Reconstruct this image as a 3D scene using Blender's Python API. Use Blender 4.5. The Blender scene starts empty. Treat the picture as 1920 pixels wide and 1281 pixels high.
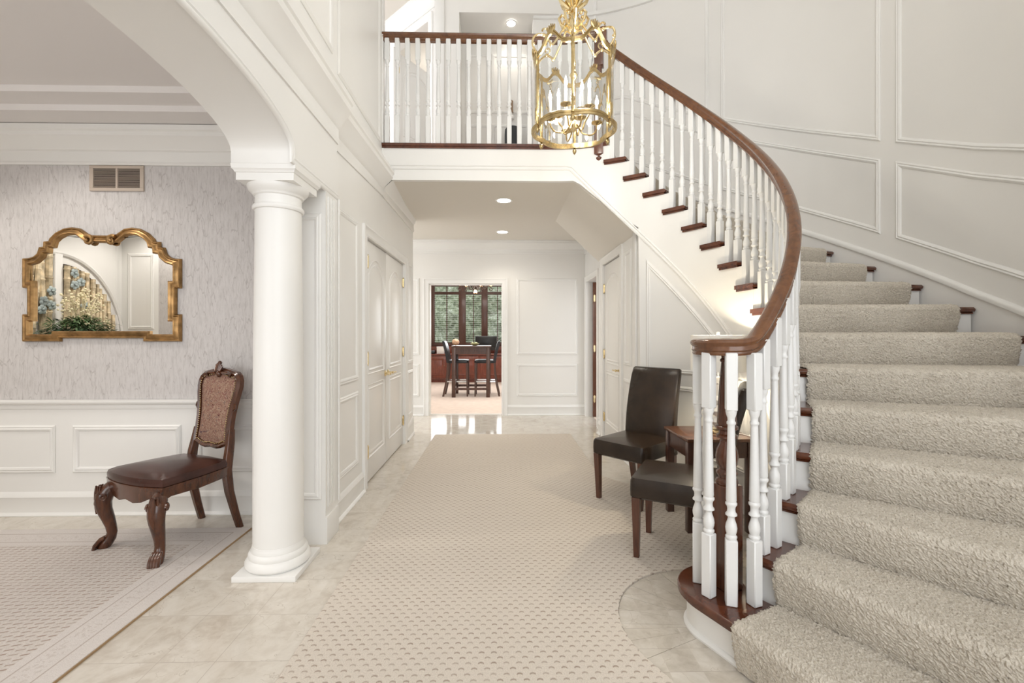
import bpy, bmesh, math, random
from mathutils import Vector, Matrix, noise
rnd = random.Random(7)
sc = bpy.context.scene
COL = sc.collection
PI = math.pi
R_ = math.radians
def V(*a): return Vector(a)

# ------------------------------------------------------------------ materials
class NT:
    def __init__(s, name):
        s.m = bpy.data.materials.new(name); s.m.use_nodes = True
        s.t = s.m.node_tree; s.b = s.t.nodes['Principled BSDF']
    def n(s, typ, **kw):
        nd = s.t.nodes.new(typ)
        for k, v in kw.items(): setattr(nd, k, v)
        return nd
    def l(s, a, b): s.t.links.new(a, b)
    def val(s, x, sock):
        if isinstance(x, (int, float)): sock.default_value = x
        else: s.l(x, sock)
    def M(s, op, a, b=None, c=None):
        nd = s.n('ShaderNodeMath', operation=op)
        s.val(a, nd.inputs[0])
        if b is not None: s.val(b, nd.inputs[1])
        if c is not None: s.val(c, nd.inputs[2])
        return nd.outputs[0]
    def coords(s, scale=(1, 1, 1), rot=(0, 0, 0)):
        tc = s.n('ShaderNodeTexCoord'); mp = s.n('ShaderNodeMapping')
        mp.inputs['Scale'].default_value = scale; mp.inputs['Rotation'].default_value = rot
        s.l(tc.outputs['Object'], mp.inputs[0]); return mp.outputs[0]
    def noise(s, co, scale, detail=3, rough=.5, dist=0):
        nd = s.n('ShaderNodeTexNoise'); s.l(co, nd.inputs['Vector'])
        nd.inputs['Scale'].default_value = scale; nd.inputs['Detail'].default_value = detail
        nd.inputs['Roughness'].default_value = rough; nd.inputs['Distortion'].default_value = dist
        return nd.outputs[0]
    def mix(s, f, a, b):
        nd = s.n('ShaderNodeMix', data_type='RGBA'); s.val(f, nd.inputs[0])
        for x, i in ((a, 6), (b, 7)):
            if isinstance(x, tuple): nd.inputs[i].default_value = (*x[:3], 1)
            else: s.l(x, nd.inputs[i])
        return nd.outputs[2]
    def ramp(s, f, stops):
        nd = s.n('ShaderNodeValToRGB'); s.l(f, nd.inputs[0]); e = nd.color_ramp.elements
        while len(e) < len(stops): e.new(.5)
        for i, (p, c) in enumerate(stops): e[i].position = p; e[i].color = (*c[:3], 1)
        return nd.outputs[0]
    def bump(s, h, strength=.3, dist=.01):
        nd = s.n('ShaderNodeBump'); nd.inputs['Strength'].default_value = strength
        nd.inputs['Distance'].default_value = dist; s.l(h, nd.inputs['Height'])
        s.l(nd.outputs[0], s.b.inputs['Normal'])
    def set(s, col=None, rough=None, metal=None, spec=None, coat=None):
        if col is not None:
            if isinstance(col, tuple): s.b.inputs['Base Color'].default_value = (*col[:3], 1)
            else: s.l(col, s.b.inputs['Base Color'])
        if rough is not None: s.val(rough, s.b.inputs['Roughness'])
        if metal is not None: s.b.inputs['Metallic'].default_value = metal
        if spec is not None: s.b.inputs['Specular IOR Level'].default_value = spec
        if coat is not None:
            s.b.inputs['Coat Weight'].default_value = coat; s.b.inputs['Coat Roughness'].default_value = .12
        return s
def plain(name, col, rough=.5, metal=0, spec=.5, coat=None, var=0, vs=6, bs=0, bscale=60):
    t = NT(name); co = t.coords()
    nz = t.noise(co, vs, 3)
    if var:
        a = tuple(max(0, c * (1 - var)) for c in col); b = tuple(min(1, c * (1 + var)) for c in col)
        t.set(t.ramp(nz, [(.3, a), (.7, b)]), rough, metal, spec, coat)
    else: t.set(col, rough, metal, spec, coat)
    if bs: t.bump(t.noise(co, bscale, 2), bs, .002)
    return t.m
def wood(name, c1, c2, rough=.25, scale=(1, 1, 1), coat=.4):
    t = NT(name); co = t.coords(scale)
    n1 = t.noise(co, 18, 5, .6, .6); n2 = t.noise(co, 3, 2)
    f = t.M('ADD', t.M('MULTIPLY', n1, .7), t.M('MULTIPLY', n2, .3))
    t.set(t.ramp(f, [(.32, c1), (.66, c2)]), rough, 0, .5, coat); t.bump(n1, .04, .002)
    return t.m
def emit(name, col, strength):
    t = NT(name); t.set((.8, .8, .8), .5)
    t.b.inputs['Emission Color'].default_value = (*col, 1); t.b.inputs['Emission Strength'].default_value = strength
    return t.m

M = {}
M['paint'] = plain('white_paint', (.80, .79, .765), .38, var=.012, vs=2)
M['wall'] = plain('foyer_wall_paint', (.78, .765, .735), .5, var=.012, vs=1.5)
M['ceil'] = plain('ceiling_paint', (.72, .685, .625), .75)
M['dceil'] = plain('dining_ceiling_paint', (.79, .76, .745), .75)
M['doorpaint'] = plain('door_paint', (.79, .775, .745), .34)
M['balpaint'] = plain('baluster_paint', (.76, .76, .75), .3)
M['stairwood'] = wood('stair_wood', (.050, .013, .006), (.125, .036, .014), .2, (1, 1, 1))
M['railwood'] = wood('rail_wood', (.078, .027, .010), (.18, .070, .024), .2, (1, 1, 1))
M['newelwood'] = wood('newel_wood', (.060, .018, .008), (.14, .046, .019), .25, (4, 4, .5))
M['chairwood'] = wood('carved_chair_wood', (.030, .009, .004), (.12, .038, .014), .22, (2, 2, .6))
M['darkleg'] = wood('parson_leg_wood', (.055, .018, .009), (.12, .04, .02), .35, (4, 4, .5))
M['sidewood'] = wood('side_table_wood', (.06, .024, .012), (.17, .07, .035), .25, (1, 5, 1))
M['tablewood'] = wood('espresso_wood', (.048, .020, .013), (.10, .042, .026), .35, (3, 3, .5))
M['mahog'] = wood('mahogany', (.11, .024, .012), (.24, .055, .026), .3, (2, 2, .5))
M['winwood'] = wood('window_wood', (.06, .02, .012), (.11, .04, .024), .35, (3, 3, .5))
M['brass'] = plain('polished_brass', (.80, .65, .38), .17, 1)
M['brassd'] = plain('antique_brass', (.50, .38, .19), .25, 1, var=.2, vs=25)
M['chrome'] = plain('chrome', (.8, .8, .82), .12, 1)
M['iron'] = plain('wrought_iron', (.06, .04, .03), .5, .6)
M['black'] = plain('black_gloss', (.008, .008, .009), .25)
M['pleather'] = plain('brown_black_leather', (.026, .016, .010), .27, spec=.4, var=.25, vs=8, bs=.15, bscale=220)
M['bleather'] = plain('black_leather', (.012, .011, .014), .3, bs=.1, bscale=150)
M['oleather'] = plain('oxblood_leather', (.050, .017, .012), .27, var=.35, vs=7, bs=.1, bscale=160)
M['gold'] = plain('gilt_frame', (.36, .215, .09), .38, .9, var=.35, vs=20, bs=.15, bscale=90)
M['mirror'] = plain('mirror_silver', (.93, .93, .92), .0, 1)
M['vent'] = plain('vent_beige', (.50, .42, .35), .5)
M['ventdark'] = plain('vent_dark', (.05, .035, .028), .7)
M['pinkcarpet'] = plain('pink_beige_carpet', (.80, .68, .60), .95, spec=.1, var=.06, vs=9, bs=.3, bscale=300)
M['shade'] = None
M['whitebox'] = plain('white_plastic', (.85, .83, .80), .4)
M['greybox'] = plain('charcoal_fabric', (.05, .052, .055), .9)
M['brownshade'] = plain('brown_shade', (.28, .19, .12), .7)
M['green'] = plain('leaf_green', (.09, .16, .06), .6, var=.5, vs=20)
M['dgreen'] = plain('deep_leaf_green', (.035, .075, .035), .6, var=.5, vs=20)
M['yellow'] = plain('cream_berry', (.86, .76, .52), .5, var=.2, vs=30)
M['burg'] = plain('burgundy_leaf', (.10, .02, .02), .5)
M['bamboo'] = plain('carved_bamboo', (.64, .53, .36), .55, var=.5, vs=14, bs=.4, bscale=30)
M['bluefl'] = plain('blue_petals', (.36, .42, .42), .5, var=.4, vs=18)
M['shell'] = plain('banded_shell', (.75, .47, .30), .3, var=.4, vs=30)
M['bowl'] = plain('green_bowl', (.48, .50, .26), .35, var=.2, vs=30)
M['amber'] = emit('amber_bulb_shade', (1, .55, .2), 2.2)
M['bulb'] = emit('bulb_glow', (1, .93, .80), 40)
M['canlight'] = emit('can_light_glow', (1, .95, .86), 25)
M['slat'] = plain('blind_slat', (.85, .87, .88), .5)
M['grout'] = plain('grout', (.36, .32, .28), .8)
M['outlet'] = plain('brown_plate', (.2, .12, .08), .5)

def glass_mat(name, tint=(1, 1, 1), f=.12, k=.85):
    t = NT(name); t.t.nodes.remove(t.b)
    out = t.t.nodes['Material Output']
    tr = t.n('ShaderNodeBsdfTransparent'); tr.inputs[0].default_value = (*tint, 1)
    gl = t.n('ShaderNodeBsdfGlossy'); gl.inputs['Roughness'].default_value = .02
    fr = t.n('ShaderNodeFresnel'); fr.inputs[0].default_value = 1.5
    mx = t.n('ShaderNodeMixShader')
    t.l(t.M('ADD', t.M('MULTIPLY', fr.outputs[0], k), f * .2), mx.inputs[0]); t.l(tr.outputs[0], mx.inputs[1]); t.l(gl.outputs[0], mx.inputs[2])
    t.l(mx.outputs[0], out.inputs[0]); return t.m
M['glass'] = glass_mat('clear_glass', (.97, .98, .975))
M['winglass'] = glass_mat('window_glass', (.96, .98, .97), 0, .25)
# lamp shade: translucent cloth
t = NT('lamp_shade_cloth'); t.t.nodes.remove(t.b); out = t.t.nodes['Material Output']
d = t.n('ShaderNodeBsdfDiffuse'); d.inputs[0].default_value = (.86, .85, .82, 1)
tl = t.n('ShaderNodeBsdfTranslucent'); tl.inputs[0].default_value = (.85, .8, .7, 1)
mx = t.n('ShaderNodeMixShader'); mx.inputs[0].default_value = .07
t.l(d.outputs[0], mx.inputs[1]); t.l(tl.outputs[0], mx.inputs[2]); t.l(mx.outputs[0], out.inputs[0]); M['shade'] = t.m

# wallpaper: crackled vertical veins on lilac grey
t = NT('crackle_wallpaper'); co = t.coords((11, 11, 1.6))
wv = t.noise(co, 1.3, 3, .6, 1.0)
vo = t.n('ShaderNodeTexVoronoi', feature='DISTANCE_TO_EDGE'); vo.inputs['Scale'].default_value = 2.6
va = t.n('ShaderNodeVectorMath', operation='ADD'); t.l(co, va.inputs[0])
nc = t.n('ShaderNodeTexNoise'); nc.inputs['Scale'].default_value = 1.6; nc.inputs['Detail'].default_value = 4; t.l(co, nc.inputs['Vector'])
vs = t.n('ShaderNodeVectorMath', operation='SCALE'); t.l(nc.outputs['Color'], vs.inputs[0]); vs.inputs['Scale'].default_value = .45
t.l(vs.outputs[0], va.inputs[1]); t.l(va.outputs[0], vo.inputs['Vector'])
vein = t.M('LESS_THAN', vo.outputs['Distance'], .02)
co2 = t.coords((26, 26, 5)); fine = t.noise(co2, 2.2, 5, .75)
vein = t.M('MULTIPLY', vein, t.M('GREATER_THAN', wv, .44))
base = t.ramp(fine, [(.30, (.46, .435, .425)), (.50, (.575, .55, .54)), (.7, (.62, .595, .585))])
t.set(t.mix(t.M('MULTIPLY', vein, .4), base, (.30, .27, .26)), .6, 0, .3); t.bump(fine, .15, .003); M['wallpaper'] = t.m

# marble floor tile with grout, X joints given explicitly or on a regular pitch
def tile_mat(name, xjoints=None, x0=0., pitch=.302, y0=0., ypitch=.302, col=((.53, .47, .40), (.64, .59, .52), (.70, .655, .59))):
    t = NT(name); tc = t.n('ShaderNodeTexCoord'); sp = t.n('ShaderNodeSeparateXYZ'); t.l(tc.outputs['Object'], sp.inputs[0])
    x, y = sp.outputs[0], sp.outputs[1]
    def per(v, o, p):
        f = t.M('FRACT', t.M('DIVIDE', t.M('SUBTRACT', v, o), p))
        return t.M('LESS_THAN', t.M('MINIMUM', f, t.M('SUBTRACT', 1., f)), .0013 / p)
    gy = per(y, y0, ypitch)
    if xjoints:
        gx = None
        for j in xjoints:
            g = t.M('LESS_THAN', t.M('ABSOLUTE', t.M('SUBTRACT', x, j)), .0013); gx = g if gx is None else t.M('MAXIMUM', gx, g)
    else: gx = per(x, x0, pitch)
    g = t.M('MAXIMUM', gx, gy)
    # tile id shade
    idv = t.n('ShaderNodeCombineXYZ')
    t.l(t.M('FLOOR', t.M('DIVIDE', t.M('SUBTRACT', x, x0), pitch)), idv.inputs[0]); t.l(t.M('FLOOR', t.M('DIVIDE', t.M('SUBTRACT', y, y0), ypitch)), idv.inputs[1])
    wn = t.n('ShaderNodeTexWhiteNoise', noise_dimensions='3D'); t.l(idv.outputs[0], wn.inputs['Vector'])
    av = t.n('ShaderNodeVectorMath', operation='MULTIPLY_ADD'); t.l(wn.outputs['Color'], av.inputs[0]); av.inputs[1].default_value = (5, 5, 5); t.l(tc.outputs['Object'], av.inputs[2])
    n1 = t.noise(av.outputs[0], 5, 6, .62, 1.2); n2 = t.noise(av.outputs[0], 26, 3, .6, .5)
    f = t.M('ADD', t.M('MULTIPLY', n1, .75), t.M('MULTIPLY', n2, .25))
    f = t.M('ADD', f, t.M('MULTIPLY', t.M('SUBTRACT', wn.outputs['Value'], .5), .06))
    c = t.ramp(f, [(.34, col[0]), (.5, col[1]), (.66, col[2])])
    vo = t.n('ShaderNodeTexVoronoi', feature='DISTANCE_TO_EDGE'); vo.inputs['Scale'].default_value = 4
    dv = t.n('ShaderNodeTexNoise'); dv.inputs['Scale'].default_value = 5; dv.inputs['Detail'].default_value = 4; t.l(av.outputs[0], dv.inputs['Vector'])
    ad = t.n('ShaderNodeVectorMath', operation='MULTIPLY_ADD'); t.l(dv.outputs['Color'], ad.inputs[0]); ad.inputs[1].default_value = (.5, .5, .5); t.l(av.outputs[0], ad.inputs[2]); t.l(ad.outputs[0], vo.inputs['Vector'])
    vein = t.M('MULTIPLY', t.M('LESS_THAN', vo.outputs['Distance'], .006), t.M('GREATER_THAN', n1, .5))
    c = t.mix(t.M('MULTIPLY', vein, .45), c, (.40, .34, .27))
    c = t.mix(t.M('MULTIPLY', g, .75), c, (.34, .29, .24))
    t.set(c, t.M('ADD', .09, t.M('MULTIPLY', g, .5)), 0, .55); return t.m
M['tile'] = tile_mat('marble_tile', None, .327, .302, 1.829, .302)
M['tilestrip'] = tile_mat('marble_tile_strip', (-1.353, -1.128, -1.66, -1.97, -2.28, -2.59, -2.9, -3.21, -3.52), .0, .3, 1.829, .302)
M['tileborder'] = tile_mat('marble_border_tile', (50.,), .0, .13, 90., .13, ((.47, .42, .35), (.58, .53, .46), (.66, .615, .55)))

def dash_carpet(name, px, py, stagger, arc, halfw, halft, base, mark, slant=0.):
    t = NT(name); tc = t.n('ShaderNodeTexCoord'); sp = t.n('ShaderNodeSeparateXYZ'); t.l(tc.outputs['Object'], sp.inputs[0])
    x, y = sp.outputs[0], sp.outputs[1]
    r = t.M('DIVIDE', y, py); row = t.M('FLOOR', r)
    fy = t.M('MULTIPLY', t.M('SUBTRACT', t.M('FRACT', r), .5), py)
    odd = t.M('MULTIPLY', t.M('PINGPONG', row, 1.), stagger)
    xo = t.M('ADD', t.M('DIVIDE', x, px), odd)
    fx = t.M('MULTIPLY', t.M('SUBTRACT', t.M('FRACT', xo), .5), px)
    cv = t.n('ShaderNodeCombineXYZ'); t.l(t.M('FLOOR', xo), cv.inputs[0]); t.l(row, cv.inputs[1])
    wn = t.n('ShaderNodeTexWhiteNoise', noise_dimensions='3D'); t.l(cv.outputs[0], wn.inputs['Vector'])
    curve = t.M('ADD', t.M('MULTIPLY', t.M('MULTIPLY', fx, fx), -arc), t.M('MULTIPLY', fx, slant))
    n3 = t.noise(tc.outputs['Object'], 420, 2)
    dd = t.M('ABSOLUTE', t.M('SUBTRACT', t.M('SUBTRACT', fy, curve), .0015))
    dd = t.M('ADD', dd, t.M('MULTIPLY', t.M('SUBTRACT', n3, .5), .006))
    inb = t.M('LESS_THAN', t.M('ABSOLUTE', fx), halfw)
    mk = t.M('MULTIPLY', inb, t.M('SMOOTH_MIN', 1., t.M('MAXIMUM', 0., t.M('SUBTRACT', 1., t.M('DIVIDE', dd, halft))), .1))
    mk = t.M('MULTIPLY', mk, t.M('ADD', .55, t.M('MULTIPLY', wn.outputs['Value'], .45)))
    nz = t.noise(tc.outputs['Object'], 190, 3, .7); big = t.noise(tc.outputs['Object'], 1.5, 2)
    c = t.ramp(nz, [(.3, tuple(k * .86 for k in base)), (.7, tuple(min(1, k * 1.08) for k in base))])
    c = t.mix(mk, c, mark)
    t.set(c, .95, 0, .08); t.bump(t.M('SUBTRACT', nz, t.M('MULTIPLY', mk, .35)), .55, .006); return t
M['runner'] = dash_carpet('woven_runner', .0497, .0295, .5, 42., .0115, .0068, (.70, .635, .56), (.33, .25, .195)).m
tt = dash_carpet('dining_rug', .047, .0285, 0., 0., .015, .0062, (.70, .645, .605), (.31, .20, .14), .35)
# the border band of the rug is plain with carved lines
def rug_border(t):
    tc = t.n('ShaderNodeTexCoord'); sp = t.n('ShaderNodeSeparateXYZ'); t.l(tc.outputs['Object'], sp.inputs[0])
    e = t.M('MINIMUM', t.M('SUBTRACT', -1.655, sp.outputs[0]), t.M('SUBTRACT', 3.065, sp.outputs[1]))
    inb = t.M('LESS_THAN', e, .235)
    def line(p, w): return t.M('LESS_THAN', t.M('ABSOLUTE', t.M('SUBTRACT', e, p)), w)
    ln = t.M('MAXIMUM', line(.075, .0035), line(.19, .0035))
    nz = t.noise(tc.outputs['Object'], 60, 2); band = t.M('MULTIPLY', t.M('LESS_THAN', t.M('ABSOLUTE', t.M('SUBTRACT', e, .132)), .038), t.M('GREATER_THAN', nz, .58))
    c = t.mix(t.M('MULTIPLY', t.M('MAXIMUM', ln, t.M('MULTIPLY', band, .4)), .6), (.72, .67, .64), (.42, .34, .29))
    old = t.b.inputs['Base Color'].links[0].from_socket
    t.l(t.mix(inb, old, c), t.b.inputs['Base Color']); return t.m
M['rug'] = rug_border(tt)
M['rugedge'] = plain('rug_binding', (.36, .24, .13), .9)

t = NT('shag_carpet'); co = t.coords(); n1 = t.noise(co, 330, 3, .7); n2 = t.noise(co, 4, 3); n3 = t.noise(co, 90, 2)
f = t.M('ADD', t.M('MULTIPLY', n1, .6), t.M('ADD', t.M('MULTIPLY', n2, .15), t.M('MULTIPLY', n3, .25)))
t.set(t.ramp(f, [(.3, (.32, .28, .225)), (.48, (.55, .50, .425)), (.68, (.73, .675, .59))]), .95, 0, .05); t.bump(n1, .55, .005); M['shag'] = t.m

t = NT('paisley_fabric'); co = t.coords((1, 1, 1)); n1 = t.noise(co, 15, 4, .6, 3.5); n2 = t.noise(co, 48, 2, .5, 1.5); n3 = t.noise(co, 9, 2, .5, 1)
c = t.ramp(n1, [(.34, (.085, .02, .022)), (.43, (.37, .25, .175)), (.50, (.15, .04, .042)), (.56, (.40, .28, .20)), (.66, (.07, .03, .045))])
c = t.mix(t.M('MULTIPLY', t.M('GREATER_THAN', n2, .58), .35), c, (.45, .33, .24))
t.set(c, .8, 0, .2); t.bump(n2, .2, .002); M['paisley'] = t.m
t = NT('hedge_leaves'); co = t.coords(); n1 = t.noise(co, 9, 5, .75); n2 = t.noise(co, 1.2, 2)
t.set(t.ramp(t.M('ADD', t.M('MULTIPLY', n1, .8), t.M('MULTIPLY', n2, .2)), [(.36, (.07, .085, .045)), (.5, (.30, .35, .22)), (.64, (.78, .80, .70))]), .7); t.bump(n1, 1, .1); M['hedge'] = t.m

# ------------------------------------------------------------------ mesh helpers
def B(): return bmesh.new()
def xf(vs, Mx):
    for v in vs: v.co = Mx @ v.co
def box(bm, x0, x1, y0, y1, z0, z1, bev=0, Mx=None, seg=2):
    r = bmesh.ops.create_cube(bm, size=1); vs = r['verts']
    for v in vs: v.co = V((x0 + x1) / 2 + v.co.x * (x1 - x0), (y0 + y1) / 2 + v.co.y * (y1 - y0), (z0 + z1) / 2 + v.co.z * (z1 - z0))
    if bev:
        es = list({e for v in vs for e in v.link_edges})
        g = bmesh.ops.bevel(bm, geom=es, offset=bev, segments=seg, affect='EDGES', profile=.5)
        vs = list({v for f in g['faces'] for v in f.verts} | {v for v in vs if v.is_valid})
    if Mx is not None: xf(vs, Mx)
    return vs
def rings(bm, rr, closed=True, caps=True, loop=False):
    L = [[bm.verts.new(p) for p in r] for r in rr]
    n = len(L[0]); m = len(L)
    for i in range(m if loop else m - 1):
        a, b = L[i], L[(i + 1) % m]
        for j in range(n if closed else n - 1):
            k = (j + 1) % n
            try: bm.faces.new((a[j], a[k], b[k], b[j]))
            except ValueError: pass
    if caps and not loop and closed:
        try: bm.faces.new(list(reversed(L[0]))); bm.faces.new(L[-1])
        except ValueError: pass
    return [v for r in L for v in r]
def lathe(bm, prof, seg=20, c=(0, 0, 0), flute=None, Mx=None, caps=True):
    rr = []
    for (r, z) in prof:
        ring = []
        for i in range(seg):
            a = 2 * PI * i / seg; q = r
            if flute and flute[0] <= z <= flute[1] and i % 2: q = r * flute[2]
            ring.append(V(c[0] + q * math.cos(a), c[1] + q * math.sin(a), c[2] + z))
        rr.append(ring)
    vs = rings(bm, rr, caps=caps)
    if Mx is not None: xf(vs, Mx)
    return vs
def tube(bm, pts, rad, seg=8, closed=False, sq=None):
    pts = [Vector(p) for p in pts]; n = len(pts); rr = []
    up = None
    for i, p in enumerate(pts):
        if closed: tg = pts[(i + 1) % n] - pts[i - 1]
        else: tg = pts[min(i + 1, n - 1)] - pts[max(i - 1, 0)]
        tg.normalize()
        if up is None:
            up = V(0, 0, 1) if abs(tg.z) < .9 else V(1, 0, 0)
        up = (up - tg * up.dot(tg)); up.normalize(); sd = tg.cross(up)
        r = rad[i] if isinstance(rad, (list, tuple)) else rad
        rx, ry = r if isinstance(r, tuple) else (r, r)
        rr.append([p + sd * (rx * math.cos(2 * PI * k / seg)) + up * (ry * math.sin(2 * PI * k / seg)) for k in range(seg)])
    return rings(bm, rr, loop=closed)
def sweep(bm, pts, nrm, prof, closed=False, pclosed=False):
    """prof = (a,b): a along S = N x T (mitred), b along the wall normal N"""
    pts = [Vector(p) for p in pts]; n = len(pts); rr = []
    for i, p in enumerate(pts):
        N = Vector(nrm[i] if isinstance(nrm, list) else nrm).normalized()
        pr = pts[i - 1] if (closed or i > 0) else None; nx = pts[(i + 1) % n] if (closed or i < n - 1) else None
        d1 = (p - pr).normalized() if pr is not None else None; d2 = (nx - p).normalized() if nx is not None else None
        if d1 is None: d1 = d2
        if d2 is None: d2 = d1
        T = (d1 + d2)
        if T.length < 1e-5: T = d1.copy()
        T.normalize(); S = N.cross(T).normalized(); c = max(.25, T.dot(d1)); k = 1 / c
        rr.append([p + S * (a * k) + N * b for a, b in prof])
    return rings(bm, rr, closed=pclosed, caps=pclosed, loop=closed)
def prism(bm, poly, z0, z1, Mx=None):
    a = [bm.verts.new((x, y, z0)) for x, y in poly]; b = [bm.verts.new((x, y, z1)) for x, y in poly]; n = len(poly)
    f1 = bm.faces.new(list(reversed(a))); f2 = bm.faces.new(b)
    for i in range(n): bm.faces.new((a[i], a[(i + 1) % n], b[(i + 1) % n], b[i]))
    if n > 4: bmesh.ops.triangulate(bm, faces=[f1, f2])
    if Mx is not None: xf(a + b, Mx)
    return a + b
def ball(bm, c, r, seg=10, sc_=(1, 1, 1)):
    prof = [(max(1e-4, r * math.sin(PI * i / 6)), -r * math.cos(PI * i / 6)) for i in range(7)]
    vs = lathe(bm, prof, seg)
    for v in vs: v.co = V(c[0] + v.co.x * sc_[0], c[1] + v.co.y * sc_[1], c[2] + v.co.z * sc_[2])
    return vs
ROOTM = {}
def obj(name, bm, mat, parent=None, kind=None, label=None, cat=None, group=None, ang=38, local=False):
    me = bpy.data.meshes.new(name)
    if parent is not None and not local:
        bm.transform(wm(parent).inverted())
    bmesh.ops.recalc_face_normals(bm, faces=bm.faces[:])
    la = R_(ang)
    for f in bm.faces: f.smooth = True
    for e in bm.edges:
        if len(e.link_faces) == 2 and e.calc_face_angle(0) > la: e.smooth = False
    bm.to_mesh(me); bm.free()
    o = bpy.data.objects.new(name, me); COL.objects.link(o)
    if mat is not None: me.materials.append(mat)
    if parent is not None: o.parent = parent
    tag(o, label, cat, group, kind); return o
def wm(o):
    m = Matrix.LocRotScale(o.location, o.rotation_euler, o.scale)
    return wm(o.parent) @ m if o.parent else m
def tag(o, label=None, cat=None, group=None, kind=None):
    if label: o['label'] = label
    if cat: o['category'] = cat
    if group: o['group'] = group
    if kind: o['kind'] = kind
def thing(name, label, cat, loc=(0, 0, 0), rz=0, group=None):
    o = bpy.data.objects.new(name, None); COL.objects.link(o); o.location = loc; o.rotation_euler = (0, 0, rz)
    o.empty_display_size = .1; tag(o, label, cat, group); return o
def dup(root, loc, rz, label=None, parent=None):
    r = root.copy(); COL.objects.link(r); r.location = loc; r.rotation_euler = (0, 0, rz)
    if label: r['label'] = label
    if parent: r.parent = parent
    for ch in list(root.children):
        c = ch.copy(); COL.objects.link(c); c.parent = r
        for g in ch.children:
            d = g.copy(); COL.objects.link(d); d.parent = c
    return r
def struct(name, bm, mat, parent=None, **k): return obj(name, bm, mat, parent, kind=None if parent else 'structure', **k)

PANEL = [(-.021, 0), (-.021, .006), (-.012, .013), (-.004, .009), (.004, .014), (.013, .010), (.019, .004), (.021, 0)]
def pm(bm, corners, nrm, prof=PANEL): sweep(bm, corners, nrm, prof, closed=True)
def rect(P, a0, a1, b0, b1): return [P(a0, b0), P(a1, b0), P(a1, b1), P(a0, b1)]
CROWN = [(0, .0), (.0, .012), (.022, .016), (.03, .012), (.034, .012), (.075, .012), (.085, .026), (.095, .032), (.150, .088), (.158, .10), (.178, .10), (.186, .113), (.205, .113), (.205, 0)]
# ------------------------------------------------------------------ stair geometry
CX0, CY0, RI, RW, RB, RO = .5, 3.07, 1.295, 1.316, 1.335, 2.575
RISE = .184; NT_ = 17
TIN = [-82.5, -73.5, -64.5, -55.3, -46, -36.5, -26.7, -16.8, -7, 2.3, 11, 19.2, 27.1, 35, 43, 51, 59, 67, 75]   # angle of nose k at the inner string
TOUT = [-77.5, -69.3, -60.9, -52.2, -43, -33.5, -24, -14.3, -4.8, 3.4, 11.4, 19.3, 27.2, 35.1, 43.1, 51, 59, 67, 75]  # and at the outer wall
def lerp_t(T, k):
    k = max(0, min(17.999, k)); i = int(k); return R_(T[i] + (T[i + 1] - T[i]) * (k - i))
def inv_t(T, a):
    d = math.degrees(a)
    for i in range(len(T) - 1):
        if d <= T[i + 1]: return max(0, i + (d - T[i]) / (T[i + 1] - T[i]))
    return 18
def th(k): return lerp_t(TIN, k)
def circ(r, a, z=0): return V(CX0 + r * math.cos(a), CY0 + r * math.sin(a), z)
def cin(r, a, z=0):      # the inner string is flattened a little where it turns
    d = math.degrees(a); return circ(r * (1 - .055 * math.exp(-((d + 25) / 35) ** 2)), a, z)
def phi(k):
    p, q = cin(RI, th(k)), circ(RO, lerp_t(TOUT, k)); return math.atan2(q.y - p.y, q.x - p.x)
def wid(k): return (circ(RO, lerp_t(TOUT, k)) - cin(RI, th(k))).length - .012
def nose(k, rho, z=0):
    a = phi(k); s = cin(RI, th(k)); return V(s.x + rho * math.cos(a), s.y + rho * math.sin(a), z)
def fwd(k):
    a = phi(k); return V(math.sin(a), -math.cos(a), 0)
ZL = RISE * NT_      # landing level 3.128
ZC = 2.775           # hall ceiling
ZT = 6.2
def soffit(x): return ZC - max(0, x - .73) * .9375

# ------------------------------------------------------------------ floor
bm = B(); box(bm, -.84, 3.6, -2.3, 7.36, -.1, 0); struct('floor', bm, M['tile'])
bm = B(); box(bm, -5.2, -.84, -2.3, 7.36, -.1, 0); struct('floor', bm, M['tilestrip'])
bm = B(); box(bm, -3.4, 2.6, 7.36, 13.2, -.1, .004); struct('floor', bm, M['pinkcarpet'])
bm = B(); box(bm, 1.45, 3.6, 5.4, 7.36, 0, .006); struct('floor', bm, M['pinkcarpet'])

# ------------------------------------------------------------------ left wall: arch beam, wall end, closet wall, upper wall
def yz_prism(bm, poly, x0, x1):   # polygon in (y,z) extruded along x
    return prism(bm, poly, x0, x1, Matrix(((0, 0, 1, 0), (1, 0, 0, 0), (0, 1, 0, 0), (0, 0, 0, 1))))
ARC = [(1.59 + .81 * math.cos(R_(a)), 2.250 + .172 * math.sin(R_(a))) for a in range(0, 181, 9)]
bm = B()
poly = [(3.04, 2.19), (2.40, 2.19)] + [(2.40, 2.25)] + ARC[1:-1] + [(.78, 2.25), (.78, 2.19), (.55, 2.19), (.55, 0), (-2.2, 0), (-2.2, ZT), (3.04, ZT)]
yz_prism(bm, poly, -1.40, -1.08)
box(bm, -1.43, -1.13, 3.04, 3.85, 0, 3.1); box(bm, -1.43, -1.13, 5.40, 5.93, 0, 3.1); box(bm, -1.43, -1.13, 3.85, 5.40, 2.12, 3.1)
box(bm, -1.43, -1.13, 3.04, 4.45, 3.1, ZT); box(bm, -1.43, -1.40, 3.85, 5.40, 0, 2.12)
box(bm, -1.40, -1.075, 2.83, 3.04, 0, 2.19)
struct('wall_left', bm, M['paint'])
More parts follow.
